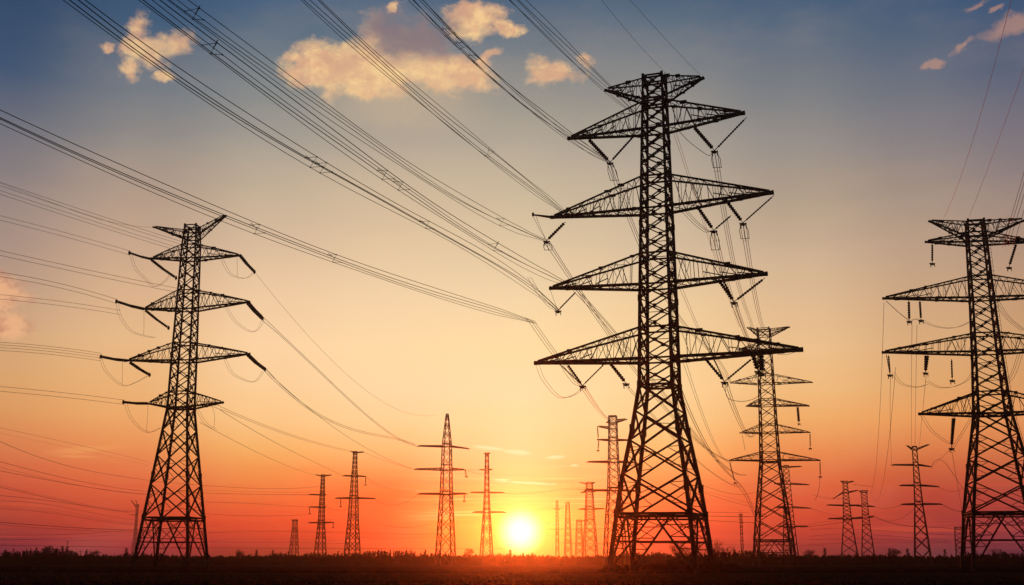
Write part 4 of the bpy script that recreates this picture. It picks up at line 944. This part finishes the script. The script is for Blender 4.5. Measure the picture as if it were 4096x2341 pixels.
tree('round', 378, 2212, 480, 'broad feathery tree halfway between the left clump and the tension pylon')
tree('poplar', 345, 2214, 480, 'slim tree left of the broad feathery one')
tree('poplar', 505, 2207, 480, 'spire tree just left of the tension pylon feet')
tree('round', 950, 2210, 470, 'pointed bushy tree right of the tension pylon')
tree('poplar', 1026, 2214, 480, 'thin spire between the bushy tree and the small armless tower')
tree('poplar', 1090, 2215, 480, 'thin spire left of the small armless tower')
tree('round', 1472, 2214, 470, 'bushy tree right of the far pylon with a top plate')
tree('poplar', 1700, 2214, 480, 'spire left of the narrow-topped pylon foot')
tree('round', 1880, 2206, 470, 'bushy tree between the two pylons left of the sun')
tree('poplar', 2040, 2213, 480, 'thin tree under the sun, glowing orange')
tree('bare', 2715, 2178, 320, 'bare spreading tree inside the legs of the tallest pylon')
tree('bare', 2850, 2180, 300, 'bare tree beside the right foot of the tallest pylon')
tree('bare', 2780, 2188, 310, 'bare tree between the right legs of the tallest pylon')
tree('bare', 2905, 2200, 330, 'smaller bare tree right of the tallest pylon')
tree('poplar', 2936, 2212, 460, 'spire tree left of the striped mast')
tree('poplar', 3300, 2208, 470, 'spire tree left of the close pair of pylons')
tree('round', 3580, 2204, 470, 'bushy tree left of the winged pylon')
tree('poplar', 3556, 2208, 475, 'spire tree left of the bushy tree by the winged pylon')
tree('poplar', 3634, 2210, 480, 'spire tree just left of the winged pylon foot')
tree('round', 3235, 2210, 470, 'bushy tree right of the six-armed pylon')
tree('poplar', 3780, 2212, 475, 'spire tree right of the winged pylon')
tree('bare', 3985, 2206, 420, 'bare tree between the legs of the pylon cut by the right edge')
def wood():
    """the wood behind the fields, one mass of young trees"""
    m = MB(); rnd = random.Random(11)
    for i in range(2600):
        D = rnd.uniform(445, 640); px = rnd.uniform(-700, 4800)
        hh = 23 + 8 * math.sin(px * .0045 + 1) + 5 * math.sin(px * .013) + 2.5 * math.sin(px * .05 + 2) + rnd.uniform(-7, 5)
        if rnd.random() < .10: hh += rnd.uniform(3, 11)
        h = max(1.6, (hh - 1) / F * D + CAMZ - .3); b = Vector(((px - 2048) / (F * 1.03) * D, D, 0)); w_ = rnd.uniform(.3, .9)
        m.bar(b, b + Vector((rnd.uniform(-.2, .2), 0, h)), .08, .015, 4)
        for _ in range(6):
            a = rnd.uniform(0, 6.28); z = h * rnd.uniform(.3, .85); m.bar(b + Vector((0, 0, z)), b + Vector((math.cos(a) * w_, math.sin(a) * w_, z + h * rnd.uniform(.1, .25))), .035, .01, 3)
        for _ in range(26):
            z = h * rnd.random() ** .8; q = w_ * (1.05 - z / h) + .08; a = rnd.uniform(0, 6.28)
            p = b + Vector((math.cos(a) * q, math.sin(a) * q * .8, z)); s = rnd.uniform(.08, .28)
            m.tri(p - Vector((s, 0, 0)), p + Vector((s, rnd.uniform(-.2, .2), 0)), p + Vector((rnd.uniform(-.1, .1), 0, s * 3.0)))
    # undergrowth closing the lower part of the wood
    for i in range(14000):
        D = rnd.uniform(440, 560); x = rnd.uniform(-.62, .62) * D; z = rnd.uniform(0, 3.2); s = rnd.uniform(.3, .8); p = Vector((x, D, z))
        m.tri(p - Vector((s, 0, .3)), p + Vector((s, .3, -.3)), p + Vector((rnd.uniform(-.4, .4), 0, s * 1.2)))
    tag(m.build('distant_wood', LEAF2), 'dark wood of young trees along the horizon', 'wood', kind='stuff')
wood()
def scrub():
    rnd = random.Random(21)
    lab = ['low dark bush at the left foot of the tallest pylon', 'low dark bush under the middle of the tallest pylon', 'broad dark bush between the feet of the tallest pylon', 'broad dark bush at the right foot of the tallest pylon', 'low dark bush spilling right of the tallest pylon']
    for (px, D, w_, h), l_ in zip(((2470, 196, 2.6, 1.3), (2570, 205, 3.4, 1.6), (2680, 200, 4.2, 2.1), (2800, 190, 4.6, 2.4), (2890, 188, 3.2, 1.5)), lab):
        b = U(px, HOR, D); b.z = 0; E = empty('scrub_bush', b); tag(E, l_, 'bush', 'dark bushes about the tallest pylon feet'); m = MB(); t = MB()
        for i in range(26):
            a = rnd.uniform(0, 6.28); q = w_ * rnd.random() ** .5; hh = h * (1 - .6 * (q / w_) ** 2) * rnd.uniform(.6, 1.1); t.bar((math.cos(a) * q * .5, math.sin(a) * q * .5, 0), (math.cos(a) * q, math.sin(a) * q, hh), .035, .01, 4)
            leaves(m, Vector((math.cos(a) * q, math.sin(a) * q, hh * .55)), .8, .8, hh * .5, 70, .16, rnd)
        t.build('stems', BARK, E); m.build('foliage', LEAF2, E)
scrub()
def pole(px, top, D, label):
    b = U(px, HOR, D); b.z = 0; h = U(px, top, D).z; E = empty('utility_pole', b); tag(E, label, 'pole'); m = MB(); m.bar((0, 0, 0), (0, 0, h), .12, .08, 8); m.build('post', BARK, E)
    m = MB(); m.bar((-.7, 0, h - .7), (.7, 0, h - .7), .07); m.bar((-.6, 0, h - .7), (-.6, 0, h - .35), .05); m.bar((.6, 0, h - .7), (.6, 0, h - .35), .05); m.build('crossbar', BARK, E)
pole(265, 2162, 440, 'thin utility pole rising over the left clump of trees')
pole(320, 2200, 440, 'short utility pole in the wood right of the left clump')

# ------------------------------------------------------------------ haze
HAZE = .00009
def haze():
    m = MB(); m.box((0, 1150, 50.5), (2700, 1560, 51.5))
    mt = bpy.data.materials.new('haze'); mt.use_nodes = True; t = mt.node_tree; t.nodes.clear()
    v = t.nodes.new('ShaderNodeVolumePrincipled'); v.inputs['Color'].default_value = (.95, .93, .92, 1); v.inputs['Density'].default_value = HAZE; v.inputs['Anisotropy'].default_value = .94
    o = t.nodes.new('ShaderNodeOutputMaterial'); t.links.new(v.outputs[0], o.inputs['Volume'])
    tag(m.build('haze', mt), kind='stuff')
haze()
